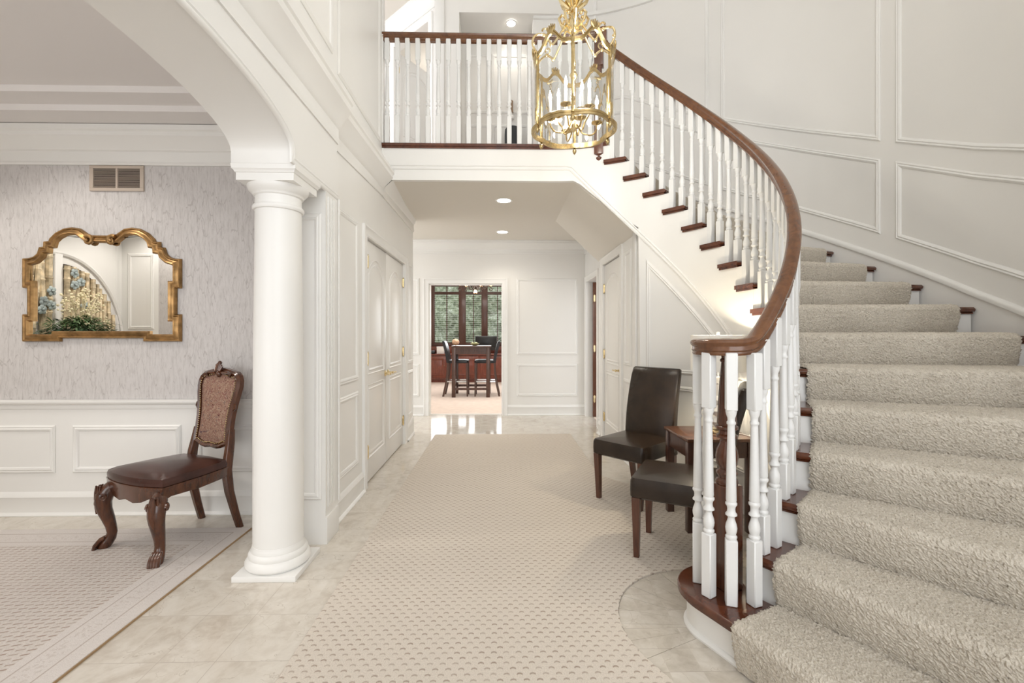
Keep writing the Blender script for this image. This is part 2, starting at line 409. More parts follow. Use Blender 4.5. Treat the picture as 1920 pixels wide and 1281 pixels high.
# mouldings of the left wall
bm = B()
X = -1.08
edge = [(X, 3.03, 2.205), (X, 2.385, 2.205), (X, 2.385, 2.25)] + [(X, 1.59 + .795 * math.cos(R_(a)), 2.262 + .172 * math.sin(R_(a))) for a in range(9, 180, 9)] + [(X, .79, 2.25)]
ARCHP = [(-.014, 0), (-.014, .010), (-.006, .014), (.0, .009), (.006, .014), (.016, .012), (.022, .006), (.024, 0)]
sweep(bm, edge, V(1, 0, 0), ARCHP)
sweep(bm, [(-1.07, 3.045, z) for z in (2.19, .2)], V(1, 0, 0), [(-.01, 0), (-.01, .008), (.01, .008), (.01, 0)])
for yy in (2.87, 2.895, 2.92, 2.945, 2.97):      # fluted casing at the wall end
    box(bm, -1.076, -1.069, yy - .007, yy + .007, .22, 2.16, .003)
box(bm, -1.078, -1.066, 2.83, 3.04, 0, .17, .003)
# recessed panel on the end face behind the column
pm(bm, [(-1.36, 2.829, .3), (-1.12, 2.829, .3), (-1.12, 2.829, 2.02), (-1.36, 2.829, 2.02)], V(0, -1, 0))
X = -1.13
def PL(a, b): return V(X, a, b)
pm(bm, rect(PL, 3.13, 3.61, .955, 2.165), V(1, 0, 0)); pm(bm, rect(PL, 3.13, 3.61, .295, .825), V(1, 0, 0))
pm(bm, rect(PL, 5.58, 5.86, .955, 2.165), V(1, 0, 0)); pm(bm, rect(PL, 5.58, 5.86, .295, .825), V(1, 0, 0))
# upper wall panels
pm(bm, rect(lambda a, b: V(-1.08, a, b), .9, 2.93, 3.12, 5.7), V(1, 0, 0)); pm(bm, rect(PL, 3.2, 4.28, 3.12, 5.7), V(1, 0, 0))
box(bm, -1.132, -1.118, 4.38, 4.45, 2.95, ZT, .004)
struct('trim_1', bm, M['paint'])
# entablature running along the left wall, jogging where the wall steps back
bm = B()
ENT = [(-.155, 0), (-.155, .012), (-.135, .018), (-.12, .012), (-.085, .012), (-.072, .03), (-.055, .036), (.005, .092), (.015, .105), (.045, .105), (.055, .118), (.08, .118), (.085, .05), (.125, .022), (.155, .016), (.165, 0)]
zc = 2.775
sweep(bm, [(-1.08, -2.2, zc), (-1.08, 3.04, zc), (-1.13, 3.04, zc), (-1.13, 4.40, zc)], [V(1, 0, 0), V(1, 1, 0), V(1, 1, 0), V(1, 0, 0)], ENT)
sweep(bm, [(-1.13, 4.39, ZC - .16), (-1.13, 5.93, ZC - .16), (-1.43, 5.93, ZC - .16)], [V(1, 0, 0), V(1, 1, 0), V(0, 1, 0)], [(0, 0), (0, .012), (.02, .018), (.035, .012), (.07, .012), (.083, .03), (.1, .036), (.15, .09), (.16, .105), (.16, 0)])
struct('trim_2', bm, M['paint'])
BASE = [(0, 0), (0, .03), (.008, .032), (.02, .022), (.024, .014), (.125, .014), (.132, .018), (.16, .008), (.168, 0)]
bm = B()
sweep(bm, [(-1.13, 3.04, 0), (-1.13, 3.76, 0)], V(1, 0, 0), BASE); sweep(bm, [(-1.13, 5.50, 0), (-1.13, 5.93, 0), (-1.43, 5.93, 0)], [V(1, 0, 0), V(1, 1, 0), V(0, 1, 0)], BASE)
struct('baseboard_left', bm, M['paint'])

# ---- closet doors in the left wall
CAS = [(-.045, 0), (-.045, .012), (-.036, .02), (-.028, .016), (.025, .018), (.034, .024), (.045, .02), (.045, 0)]
def casing(name, P, N, a0, a1, ztop, w=.045):
    bm = B(); s = 1 if (P(1, 0) - P(0, 0)).cross(V(0, 0, 1)).dot(N) > 0 else -1
    pts = [P(a0 - w, 0), P(a0 - w, ztop + w), P(a1 + w, ztop + w), P(a1 + w, 0)]
    sweep(bm, pts, N, CAS); return struct(name, bm, M['paint'])
def hinge(P, N, a, z, par, s=1):
    bm = B(); c = P(a, z); T = (P(1, 0) - P(0, 0)).normalized()
    Mx = Matrix.Translation(c) @ Matrix((T, N, V(0, 0, 1))).transposed().to_4x4()
    box(bm, -.014, .014, .0, .006, -.05, .05, .002, Mx)
    lathe(bm, [(.001, -.062), (.007, -.056), (.004, -.05), (.008, -.048), (.008, .048), (.004, .05), (.007, .056), (.001, .062)], 10, (0, .010, 0), Mx=Mx)
    return obj('hinge', bm, M['brass'], par)
def lever(P, N, a, z, par, s=1):
    bm = B(); c = P(a, z); T = (P(1, 0) - P(0, 0)).normalized()
    Mx = Matrix.Translation(c) @ Matrix((T * s, N, V(0, 0, 1))).transposed().to_4x4()
    Rx = Mx @ Matrix.Rotation(-PI / 2, 4, 'X')
    lathe(bm, [(.001, .0), (.03, .0), (.03, .006), (.024, .012), (.012, .016), (.010, .045), (.014, .05), (.014, .06), (.001, .064)], 16, Mx=Rx)
    tube(bm, [Mx @ V(x, .055 - .006 * math.sin(x * 40), .004 * math.sin(x * 60)) for x in (0, .02, .04, .06, .08, .1, .112)], [.008, .007, .006, .006, .007, .008, .003], 8)
    return obj('door_handle', bm, M['brass'], par)
def arched_panel(P, a0, a1, b0, b1, rise):
    pts = [P(a0, b0), P(a1, b0), P(a1, b1 - rise)]
    for i in range(1, 10):
        f = i / 10; pts.append(P(a1 + (a0 - a1) * f, b1 - rise + rise * math.sin(PI * f) ** .75))
    pts.append(P(a0, b1 - rise)); return pts
DP = [(-.026, 0), (-.022, .008), (-.010, -.004), (.0, -.005), (.012, .008), (.02, .004), (.026, 0)]
def leaf(name, P, N, a0, a1, ztop, mat, depth=.04, arch=True):
    T = (P(1, 0) - P(0, 0)).normalized(); bm = B(); c = P(0, 0)
    Mx = Matrix.Translation(c) @ Matrix((T, N, V(0, 0, 1))).transposed().to_4x4()
    box(bm, a0, a1, -depth, 0, .012, ztop, .002, Mx)
    m = .125
    flip = T.cross(V(0, 0, 1)).dot(N) < 0
    for pts in ((arched_panel(P, a0 + m, a1 - m, .97, ztop - .16, .13) if arch else rect(P, a0 + m, a1 - m, .97, ztop - .16)), rect(P, a0 + m, a1 - m, .24, .83)):
        if flip: pts = list(reversed(pts))
        sweep(bm, pts, N, DP, closed=True)
    return struct(name, bm, mat)
PD = lambda a, b: V(-1.148, a, b)
NX = V(1, 0, 0)
d = leaf('door_1', PD, NX, 3.858, 4.617, 2.108, M['doorpaint'])
for z in (1.91, 1.09, .30): hinge(lambda a, b: V(-1.124, a, b), NX, 3.864, z, d)
lever(PD, NX, 4.57, .905, d, -1)
d = leaf('door_2', PD, NX, 4.623, 5.392, 2.108, M['doorpaint'])
for z in (1.90, 1.09, .28): hinge(PD, NX, 5.388, z, d)
lever(PD, NX, 4.68, .905, d, 1)
casing('trim_3', lambda a, b: V(-1.13, a, b), NX, 3.85, 5.40, 2.12)
bm = B(); box(bm, -1.19, -1.145, 3.85, 3.857, 0, 2.12); box(bm, -1.19, -1.145, 5.393, 5.40, 0, 2.12); box(bm, -1.19, -1.16, 3.85, 5.4, 2.112, 2.12)
box(bm, -1.150, -1.143, 4.60, 4.613, 2.106, 2.116); box(bm, -1.150, -1.143, 4.63, 4.643, 2.106, 2.116)
struct('trim_4', bm, M['paint'])

# ------------------------------------------------------------------ back wall and hall
DX0, DX1, DZ = -1.122, .029, 2.09
bm = B(); box(bm, -4.2, DX0, 7.25, 7.40, 0, 2.85); box(bm, DX1, 1.55, 7.25, 7.40, 0, 2.85); box(bm, DX0, DX1, 7.25, 7.40, DZ, 2.85)
struct('wall_back', bm, M['wall'])
NB = V(0, -1, 0)
PBk = lambda a, b: V(a, 7.25, b)
casing('trim_5', PBk, NB, DX0, DX1, DZ, .048)
bm = B()
for a0, a1 in ((.285, 1.215), (-2.2, -1.30)):
    pm(bm, rect(PBk, a0, a1, .985, 2.16), NB); pm(bm, rect(PBk, a0, a1, .325, .80), NB)
sweep(bm, [(-4.2, 7.25, ZC - .205), (1.36, 7.25, ZC - .205)], NB, CROWN)
struct('trim_6', bm, M['paint'])
bm = B(); sweep(bm, [(-4.2, 7.25, 0), (DX0 - .09, 7.25, 0)], NB, BASE); sweep(bm, [(DX1 + .09, 7.25, 0), (1.36, 7.25, 0)], NB, BASE)
struct('baseboard_back', bm, M['paint'])
bm = B(); box(bm, DX0, DX0 + .006, 7.255, 7.40, 0, DZ); box(bm, DX1 - .006, DX1, 7.255, 7.40, 0, DZ); box(bm, DX0, DX1, 7.255, 7.40, DZ - .006, DZ)
box(bm, DX0, DX1, 7.34, 7.37, 0, .008)
struct('trim_7', bm, M['paint'])
# right hall wall: arched door, then a mahogany door standing open in the recess
bm = B()
box(bm, 1.29, 1.45, 4.125, 4.83, 0, 2.255); box(bm, 1.33, 1.45, 4.3, 4.83, 2.255, 2.6); box(bm, 1.29, 1.45, 5.65, 5.92, 0, 2.6); box(bm, 1.29, 1.45, 4.83, 5.65, 2.155, 2.6)
box(bm, 1.36, 1.50, 5.92, 6.32, 0, 2.85); box(bm, 1.36, 1.50, 7.12, 7.25, 0, 2.85); box(bm, 1.36, 1.50, 6.32, 7.12, 2.11, 2.85)
box(bm, 1.40, 1.45, 4.83, 5.65, 0, 2.155)
struct('wall_right', bm, M['paint'])
NR = V(-1, 0, 0)
PR = lambda a, b: V(1.302, -a, b)
PRw = lambda a, b: V(1.29, -a, b)
d = leaf('door_3', PR, NR, -5.643, -4.837, 2.145, M['doorpaint'])
for z in (1.86, 1.05, .27): hinge(PR, NR, -5.64, z, d)
lever(PR, NR, -4.90, .90, d, -1)
casing('trim_8', PRw, NR, -5.65, -4.83, 2.155)
casing('trim_9', lambda a, b: V(1.36, -a, b), NR, -7.12, -6.32, 2.11)
bm = B()
pm(bm, rect(PRw, -4.66, -4.45, 1.0, 2.12), NR); pm(bm, rect(PRw, -4.66, -4.45, .30, .82), NR)
box(bm, 1.27, 1.29, 4.25, 4.34, 0, 2.27, .004)
sweep(bm, [(1.36, 7.25, ZC - .205), (1.36, 5.92, ZC - .205)], NR, CROWN)
struct('trim_10', bm, M['paint'])
bm = B(); sweep(bm, [(1.29, 4.74, 0), (1.29, 4.34, 0)], NR, BASE); sweep(bm, [(1.29, 5.92, 0), (1.29, 5.74, 0)], NR, BASE); sweep(bm, [(1.36, 6.23, 0), (1.36, 5.92, 0)], NR, BASE)
struct('baseboard_right', bm, M['paint'])
PM_ = lambda a, b: V(1.44 + a, 7.03, b)
d = leaf('door_4', PM_, NB, 0, .78, 2.10, M['newelwood'])
for z in (1.85, 1.07, .29): hinge(PM_, NB, .022, z, d)

# ceiling of the hall, sloping soffit under the stair, landing floor
def yfront(x): 
    q = RW ** 2 - (x - CX0) ** 2
    return CY0 + math.sqrt(q) if x > CX0 and q > 0 else CY0 + RW
bm = B()
xs = [-4.2, -2, -1.2, -.4, .2, .5, .6, .73]
def slab(xs, zf, th_, y1):
    T = [(x, yfront(x) + .055) for x in xs]
    lo = [[V(x, y, zf(x)), V(x, y1, zf(x)), V(x, y1, zf(x) + th_), V(x, y, zf(x) + th_)] for x, y in T]
    rings(bm, lo)
slab(xs, lambda x: ZC, .08, 7.3)
slab([.73 + i * .04 for i in range(15)] + [1.31], soffit, .05, 5.95)
box(bm, .73, 1.55, 5.90, 7.3, ZC, ZC + .08); 
struct('ceiling', bm, M['ceil'])
bm = B(); rings(bm, [[V(x, yfront(x) + .065, ZC + .09), V(x, 8, ZC + .09), V(x, 8, ZL - .002), V(x, yfront(x) + .065, ZL - .002)] for x in [-4.2, -1.2, .2, .5] + [.5 + .06 * i for i in range(1, 9)]])
struct('floor', bm, M['pinkcarpet'])

# ------------------------------------------------------------------ curved outer wall of the stair well
A0, A1 = R_(-40), R_(92)
bm = B(); N_ = 84
rr = []
for i in range(N_ + 1):
    a = A0 + (A1 - A0) * i / N_
    zb = 0 if math.degrees(a) < 66 else ZC + .12
    rr.append([circ(RO, a, zb), circ(RO + .12, a, zb), circ(RO + .12, a, ZT), circ(RO, a, ZT)])
rings(bm, rr)
e_ = circ(RO, A0)
box(bm, e_.x, e_.x + .12, -2.2, e_.y + .03, 0, ZT)
rr = []
for d_ in range(-40, -74, -2):          # low closing wall beside the first steps
    a = R_(d_); zt_ = max(.18, RISE * inv_t(TOUT, a)) + .10
    rr.append([circ(RO, a, 0), circ(RO + .12, a, 0), circ(RO + .12, a, zt_), circ(RO, a, zt_)])
rings(bm, rr)
struct('wall_stair', bm, M['wall'])
bm = B()
def curve_rect(a0, a1, zlo, zhi, R, sgn, n=26):
    """closed loop on a cylinder, zlo/zhi are functions of the angle; sgn -1 = normal points to the axis"""
    lo = [R_(a0 + (a1 - a0) * i / n) for i in range(n + 1)]
    pts = [circ(R, a, zlo(a)) for a in lo] + [circ(R, a, zhi(a)) for a in reversed(lo)]
    ang = lo + list(reversed(lo))
    nr = [V(math.cos(a), math.sin(a), 0) * sgn for a in ang]
    if sgn < 0: pts.reverse(); nr.reverse()
    return pts, nr
def kk(a): return inv_t(TOUT, a)
def rake_in(a): return RISE * min(17, max(.5, inv_t(TIN, a)))
def rake(a): return RISE * min(17, max(.5, kk(a)))
for a0, a1 in ((-37, 7.7), (11.3, 42.9), (46.7, 75)):
    pts, nr = curve_rect(a0, a1, lambda a: rake(a) + 1.03, lambda a: 5.4, RO, -1); sweep(bm, pts, nr, PANEL, closed=True)
    pts, nr = curve_rect(a0, a1, lambda a: rake(a) + .29, lambda a: rake(a) + .84, RO, -1); sweep(bm, pts, nr, PANEL, closed=True)
an = [R_(x) for x in range(-38, 72, 2)]
sweep(bm, [circ(RO, a, rake(a) + .085) for a in reversed(an)], [V(-math.cos(a), -math.sin(a), 0) for a in reversed(an)], [(-.02, 0), (-.02, .018), (.0, .022), (.012, .018), (.02, .008), (.022, 0)])
an = [R_(x) for x in range(60, 93, 2)]
sweep(bm, [circ(RO, a, 5.22) for a in reversed(an)], [V(-math.cos(a), -math.sin(a), 0) for a in reversed(an)], [(-.02, 0), (-.02, .03), (.02, .03), (.02, 0)])
struct('trim_11', bm, M['paint'])

# ------------------------------------------------------------------ upper landing walls
YL = 5.58
bm = B()
rings(bm, [[V(x, y, z) for x, y in ((-.80, YL), (-.50, YL), (-.50, 5.98), (.72, 5.98), (.72, YL), (1.0, YL), (1.0, 6.1), (-.80, 6.1))] for z in (ZL - .1, 5.235)])
box(bm, -.80, 1.0, YL, 6.1, 5.235, ZT)
struct('wall_upper', bm, M['wall'])
bm = B()
PN = lambda a, b: V(a, 5.98, b)
for a0, a1 in ((-.43, -.16), (-.09, .36), (.42, .68)):
    pm(bm, rect(PN, a0, a1, 4.21, 4.95), NB); pm(bm, rect(PN, a0, a1, 3.45, 4.03), NB)
box(bm, -.79, -.68, YL - .02, YL - .001, ZL, ZT, .005)
struct('trim_12', bm, M['paint'])
# 45 degree wall with a doorway
TA = V(-.90, .86, 0).normalized(); OA = V(-.74, 5.60, 0); NA = V(-.86, -.90, 0).normalized()
PA = lambda a, b: OA + TA * a + V(0, 0, b)
bm = B()
MA = Matrix.Translation(OA) @ Matrix((TA, -NA, V(0, 0, 1))).transposed().to_4x4()
D0, D1, DH = .22, .98, ZL + 2.10
box(bm, -.03, D0, 0, .1, ZL - .1, 5.56, Mx=MA); box(bm, D1, 1.3, 0, .1, ZL - .1, 5.56, Mx=MA); box(bm, D0, D1, 0, .1, DH, 5.56, Mx=MA)
box(bm, -4.2, -1.65, 6.42, 6.54, ZL - .1, 5.56); box(bm, -4.2, -.62, 8.0, 8.12, ZL - .1, 5.56); box(bm, -.62, -.5, 6.12, 8.1, ZL - .1, 5.56)
struct('wall_upper', bm, M['wall'])
bm = B()
PA2 = lambda a, b: PA(-a, b)
s = [PA(D1 + .045, ZL), PA(D1 + .045, DH + .045), PA(D0 - .045, DH + .045), PA(D0 - .045, ZL)]
sweep(bm, s, NA, CAS)
sweep(bm, [PA(1.3, 5.355), PA(0, 5.355)], NA, CROWN)
struct('trim_13', bm, M['paint'])
bm = B(); box(bm, -4.2, -.70, 4.45, 8.1, 5.56, 5.62); struct('ceiling', bm, M['ceil'])
TH = V(.42, .62, 0).normalized(); OH = PA(D1 - .02, 0) + V(.02, .07, 0); NH = V(TH.y, -TH.x, 0)
PH = lambda a, b: OH + TH * a + V(0, 0, b + ZL)
d = leaf('door_5', PH, NH, 0, .72, 2.07, M['doorpaint'])
for z in (1.83, .95): hinge(lambda a, b: PH(a, b), NH, .012, z, d)

# foyer ceiling and the front wall with the tall daylight window behind the camera
bm = B(); box(bm, -1.43, 3.2, -2.3, 6.2, ZT, ZT + .1); struct('ceiling', bm, M['ceil'])
bm = B()
WX0, WX1, WZ0, WZ1 = -.6, 2.5, .25, 5.6
box(bm, -1.4, WX0, -2.32, -2.2, 0, ZT); box(bm, WX1, 3.15, -2.32, -2.2, 0, ZT); box(bm, WX0, WX1, -2.32, -2.2, 0, WZ0); box(bm, WX0, WX1, -2.32, -2.2, WZ1, ZT)
struct('wall_front', bm, M['wall'])
bm = B()
for i in range(5): 
    x = WX0 + (WX1 - WX0) * i / 4; box(bm, x - .025, x + .025, -2.30, -2.24, WZ0, WZ1)
for i in range(8):
    z = WZ0 + (WZ1 - WZ0) * i / 7; box(bm, WX0, WX1, -2.295, -2.245, z - .02, z + .02)
struct('window_2', bm, M['paint'])

# ------------------------------------------------------------------ dining room
YW = 3.34
bm = B(); box(bm, -4.95, -1.40, YW, YW + .12, .80, 3.0); struct('wall_dining', bm, M['wallpaper'])
bm = B(); box(bm, -4.95, -1.40, YW - .004, YW + .12, 0, .80)
box(bm, -4.95, -4.8, -2.3, YW, 0, 3.0); box(bm, -4.95, -4.34, .55, .77, 0, 3.0); box(bm, -4.95, -1.4, -2.42, -2.3, 0, 3.0)
struct('wall_dining', bm, M['paint'])
bm = B(); box(bm, -4.34, -3.6, .55, .77, 0, 3.0); struct('wall_alcove', bm, M['wallpaper'])
PW = lambda a, b: V(a, YW - .004, b)
bm = B()
RAIL = [(-.04, 0), (-.04, .006), (-.022, .012), (-.01, .012), (.0, .03), (.014, .036), (.022, .034), (.028, .0)]
sweep(bm, [(-4.8, YW - .004, .80), (-1.40, YW - .004, .80)], NB, RAIL)
for a0, a1 in ((-4.78, -4.1), (-3.98, -3.205), (-3.04, -2.32), (-2.17, -1.45)): pm(bm, rect(PW, a0, a1, .325, .622), NB)
DCR = [(.0, 0), (.0, .014), (.012, .022), (.024, .014), (.03, .014), (.095, .014), (.102, .03), (.112, .034), (.165, .098), (.175, .11), (.2, .11), (.21, .125), (.245, .125), (.25, .0)]
sweep(bm, [(-4.8, YW, 2.51), (-1.40, YW, 2.51)], NB, DCR)
sweep(bm, [(-4.8, .77, 2.51), (-4.8, YW, 2.51)], V(1, 0, 0), DCR); sweep(bm, [(-3.6, .77, 2.51), (-4.8, .77, 2.51)], V(0, 1, 0), DCR)
struct('trim_14', bm, M['paint'])
bm = B(); sweep(bm, [(-4.8, YW - .004, 0), (-1.40, YW - .004, 0)], NB, BASE); struct('baseboard_dining', bm, M['paint'])
# stepped tray ceiling
bm = B()
def frame(x0, x1, y0, y1, w, z0, z1):
    box(bm, x0, x1, y1 - w, y1, z0, z1); box(bm, x0, x1, y0, y0 + w, z0, z1); box(bm, x0, x0 + w, y0 + w, y1 - w, z0, z1); box(bm, x1 - w, x1, y0 + w, y1 - w, z0, z1)
frame(-4.8, -1.41, -2.3, YW, .30, 2.76, 3.0); frame(-4.5, -1.71, -2.0, 3.04, .16, 2.80, 3.0); box(bm, -4.34, -1.87, -1.84, 2.88, 2.84, 3.0)
struct('ceiling', bm, M['dceil'])
# mirrored side: white wall with an arch moulding, panel and a shelf
bm = B()
PX = lambda a, b: V(-4.8, a, b)
arc = [PX(1.60 - .83 * math.sin(R_(t)), 1.14 + 1.04 * math.cos(R_(t))) for t in range(-90, 91, 5)]
sweep(bm, list(reversed(arc)), NX, [(-.02, 0), (-.02, .02), (.0, .03), (.02, .02), (.02, 0)])
sweep(bm, rect(PX, .84, 3.2, .2, 2.42), NX, PANEL, closed=True)
box(bm, -4.8, -4.775, 1.57, 1.66, .2, 2.2, .006)
pm(bm, [V(-4.42, .77, 1.38), V(-4.70, .77, 1.38), V(-4.70, .77, 2.3), V(-4.42, .77, 2.3)], V(0, 1, 0)); pm(bm, [V(-4.42, .77, .4), V(-4.70, .77, .4), V(-4.70, .77, 1.27), V(-4.42, .77, 1.27)], V(0, 1, 0))
box(bm, -4.8, -4.2, 1.2, 2.5, 1.10, 1.15, .008)
struct('trim_15', bm, M['paint'])

# ------------------------------------------------------------------ breakfast room shell
bm = B(); box(bm, -3.0, -2.88, 7.4, 13.0, 0, 2.9); box(bm, 2.2, 2.32, 7.4, 13.0, 0, 2.9)
box(bm, -3, 2.3, 12.78, 12.9, 0, 1.02); box(bm, -3, -1.95, 12.78, 12.9, 1.02, 2.9); box(bm, .75, 2.3, 12.78, 12.9, 1.02, 2.9); box(bm, -1.95, .75, 12.78, 12.9, 2.68, 2.9)
box(bm, 1.5, 3.6, 7.26, 7.4, 0, 2.8); box(bm, 3.5, 3.6, 5.3, 7.4, 0, 2.8)
struct('wall_breakfast', bm, M['wall'])
bm = B(); box(bm, -3, 2.3, 7.4, 13, 2.85, 2.95); struct('ceiling', bm, M['ceil'])
bm = B()
def vb(x0, x1, z0=1.0, z1=2.72): box(bm, x0, x1, 12.68, 12.80, z0, z1, .006)
for a, b in ((-2.0, -1.815), (-1.15, -.955), (-.52, -.345), (.19, .37), (.75, .9)): vb(a, b)
for z0, z1 in ((.95, 1.06), (2.395, 2.47), (2.62, 2.72)): box(bm, -2.0, .9, 12.69, 12.80, z0, z1, .006)
for x in (-1.48, -.74, -.07, .56): box(bm, x - .012, x + .012, 12.72, 12.78, 1.04, 2.66)
w = struct('window_1', bm, M['winwood'])
bm = B(); box(bm, -1.9, .8, 12.785, 12.79, 1.04, 2.64); obj('window_glass', bm, M['winglass'], w)
# ------------------------------------------------------------------ staircase
stair = thing('staircase', 'curved staircase of dark wood treads and white risers sweeping up to the landing', 'staircase', (1.25, 1.9, 0))
NC = V(1.0, 1.985, 0)     # centre of the bullnose, newel and volute
def tread_prism(bm, k, z1, z0, ov, r0, r1, back=.0, n=6):
    """tread board between nose k and riser k+1; ov = setback of the front edge"""
    secs = []
    for i in range(n + 1):
        rho = r0 + (r1 - r0) * i / n
        f = nose(k, rho) - fwd(k) * ov; b = nose(k + 1, rho) - fwd(k + 1) * (.03 + back)
        h = z1 - z0; e = min(.012, h / 2)
        secs.append([V(b.x, b.y, z0), V(f.x, f.y, z0) - fwd(k) * e * .5, V(f.x, f.y, z0 + e), V(f.x, f.y, z1 - e), V(f.x, f.y, z1) - fwd(k) * e, V(b.x, b.y, z1)])
    rings(bm, secs)
def tz(k): return k * RISE
T1D = V(math.cos(phi(1)), math.sin(phi(1)), 0); T1N = V(-math.sin(-phi(1)), 0, 0)
def bull(r, ext, back=True):
    """plan of the starting step: round end at NC with radius r"""
    d = T1D; nrm = V(d.y, -d.x, 0)            # towards the hall
    a0 = math.atan2(nrm.y, nrm.x)
    pts = [NC + d * ext + nrm * r]
    m = 18
    aE = R_(62)
    a0 = a0 if a0 > 0 else a0 + 2 * PI
    for i in range(m + 1):
        a = a0 + (aE - a0) * i / m
        pts.append(NC + V(math.cos(a), math.sin(a), 0) * r)
    return [(p.x, p.y) for p in pts]
def step1(r):
    p = bull(r, 1.25); b = [nose(2, rho) - fwd(2) * .03 for rho in (.03, .6, wid(2))]
    return p + [(q.x, q.y) for q in b]
for k in range(1, NT_):
    bm = B()
    if k == 1:
        prism(bm, step1(.205), tz(1) - .030, tz(1)); prism(bm, step1(.188), tz(1) - .048, tz(1) - .028)
        es = [e for e in bm.edges if abs(e.verts[0].co.z - tz(1)) < 1e-5 and abs(e.verts[1].co.z - tz(1)) < 1e-5 and len(e.link_faces) == 2 and e.calc_face_angle(0) > .5]
        bmesh.ops.bevel(bm, geom=es, offset=.010, segments=3, affect='EDGES', profile=.5)
    else:
        tread_prism(bm, k, tz(k), tz(k) - .030, 0, 0, wid(k), .004); tread_prism(bm, k, tz(k) - .028, tz(k) - .045, .014, .012, wid(k), .0)
    obj('tread', bm, M['stairwood'], stair)
for k in range(1, NT_ + 1):
    bm = B()
    if k == 1:
        prism(bm, step1(.165), 0, tz(1) - .046)
        obj('riser', bm, M['paint'], stair)
        bm = B(); pl = step1(.165)[:20]
        sweep(bm, [(x, y, 0) for x, y in reversed(pl)], [V(0, 0, 1)] * len(pl), [(.012, 0), (-.012, 0), (-.014, .012), (-.008, .022), (0, .026), (.012, .026)][::-1], pclosed=False)
        obj('shoe_moulding', bm, M['paint'], stair); continue
    a, b = nose(k, .022) - fwd(k) * .03, nose(k, wid(k)) - fwd(k) * .03
    q = fwd(k) * -.02
    z0, z1 = tz(k - 1) - .005, tz(k) - .028
    rings(bm, [[p + V(0, 0, z0), p + q + V(0, 0, z0), p + q + V(0, 0, z1), p + V(0, 0, z1)] for p in (a, b)])
    obj('riser', bm, M['paint'], stair)
# nosing of the landing
bm = B()
def land_front(off, x0=-1.13, ex=0):
    pts = [V(x0, CY0 + RI + off, 0), V(.2, CY0 + RI + off, 0)]
    return pts + [circ(RI + off, R_(a)) for a in range(90, 68, -3)] + [circ(RI + off, th(17) - R_(ex))]
lf = land_front(.0); lb = land_front(.16)
rings(bm, [[a + V(0, 0, ZL - .030), a + V(0, 0, ZL - .006), a + (b - a).normalized() * .008 + V(0, 0, ZL), b + V(0, 0, ZL), b + V(0, 0, ZL - .030)] for a, b in zip(lf, lb)])
lf = land_front(.010); rings(bm, [[a + V(0, 0, ZL - .05), a + V(0, 0, ZL - .028), b + V(0, 0, ZL - .028), b + V(0, 0, ZL - .05)] for a, b in zip(lf, lb)])
obj('landing_nosing', bm, M['stairwood'], stair)
# white string wall: inner drum below the treads plus the landing fascia
bm = B()
def zbot(p, a): return 0 if math.degrees(a) < 53.5 else soffit(p.x)
for k in range(1, NT_):
    for j in range(5):
        t0, t1 = k + j / 5, k + (j + 1) / 5; rr = []
        if k == 1 and j < 3: continue
        for t_ in (t0, t1):
            a = th(t_) - (R_(1.3) if k == 1 else R_(1.35)); p = cin(RW, a); q = cin(RW + .018, a); zb = zbot(p, a); zt = tz(k) - .044
            rr.append([V(p.x, p.y, zb), V(q.x, q.y, zb), V(q.x, q.y, zt), V(p.x, p.y, zt)])
        rings(bm, rr, caps=False)
rr = []
for p, q in zip(land_front(RW - RI, ex=1.35), land_front(RW - RI + .05, ex=1.35)):
    zb = soffit(p.x); rr.append([V(p.x, p.y, zb), V(q.x, q.y, zb), V(q.x, q.y, ZL - .049), V(p.x, p.y, ZL - .049)])
rings(bm, rr)
bmesh.ops.remove_doubles(bm, verts=bm.verts[:], dist=.0004)
obj('string_wall', bm, M['paint'], stair)
# mouldings on the string
bm = B()
def string_line(off, a_hi=80., a_lo=-35., bend=True):
    pts, nr = [], []
    if bend:
        pts.append(V(-1.13, CY0 + RW, 2.90)); nr.append(NB); pts.append(V(.4, CY0 + RW, 2.90)); nr.append(NB)
    a = a_hi
    while a >= a_lo:
        z = rake(R_(a)) + off - .0026 * (59 - a) if a < a_hi else 2.90
        pts.append(circ(RW, R_(a), z)); nr.append(V(-math.cos(R_(a)), -math.sin(R_(a)), 0)); a -= 3
    return pts, nr
p_, n_ = [], []
p_ = [V(-1.13, CY0 + RW, 2.90), V(.35, CY0 + RW, 2.90)]; n_ = [NB, NB]
for a in range(88, -40, -2):
    ar = R_(a); z = min(2.90, RISE * (inv_t(TIN, ar) if a < 70 else 17 + (a - 67) / 8) - .61 - .0011 * (57 - a))
    p_.append(cin(RW, ar, z)); n_.append(V(-math.cos(ar), -math.sin(ar), 0))
sweep(bm, p_, n_, [(-.022, 0), (-.022, .008), (-.012, .012), (-.006, .004), (.006, .004), (.012, .012), (.022, .008), (.022, 0)])
def cyl_path(pl):   # list of (deg, z) densified on the drum
    pts, nr = [], []
    for (a0, z0), (a1, z1) in zip(pl, pl[1:] + pl[:1]):
        n = max(1, int(abs(a1 - a0) / 2.5))
        for i in range(n):
            f = i / n; a = R_(a0 + (a1 - a0) * f); pts.append(cin(RW, a, z0 + (z1 - z0) * f)); nr.append(V(-math.cos(a), -math.sin(a), 0))
    return pts, nr
for pl in ([(50.4, .97), (50.4, 1.93), (10.6, .975)], [(50.4, .30), (50.4, .83), (8, .83), (8, .30)], [(5, .15), (5, .55), (-28, .18)]):
    pts, nr = cyl_path(pl); sweep(bm, pts, nr, PANEL, closed=True)
an = [R_(x) for x in range(53, -62, -3)]
sweep(bm, [cin(RW, a, 0) for a in an], [V(-math.cos(a), -math.sin(a), 0) for a in an], BASE)
obj('string_moulding', bm, M['paint'], stair)

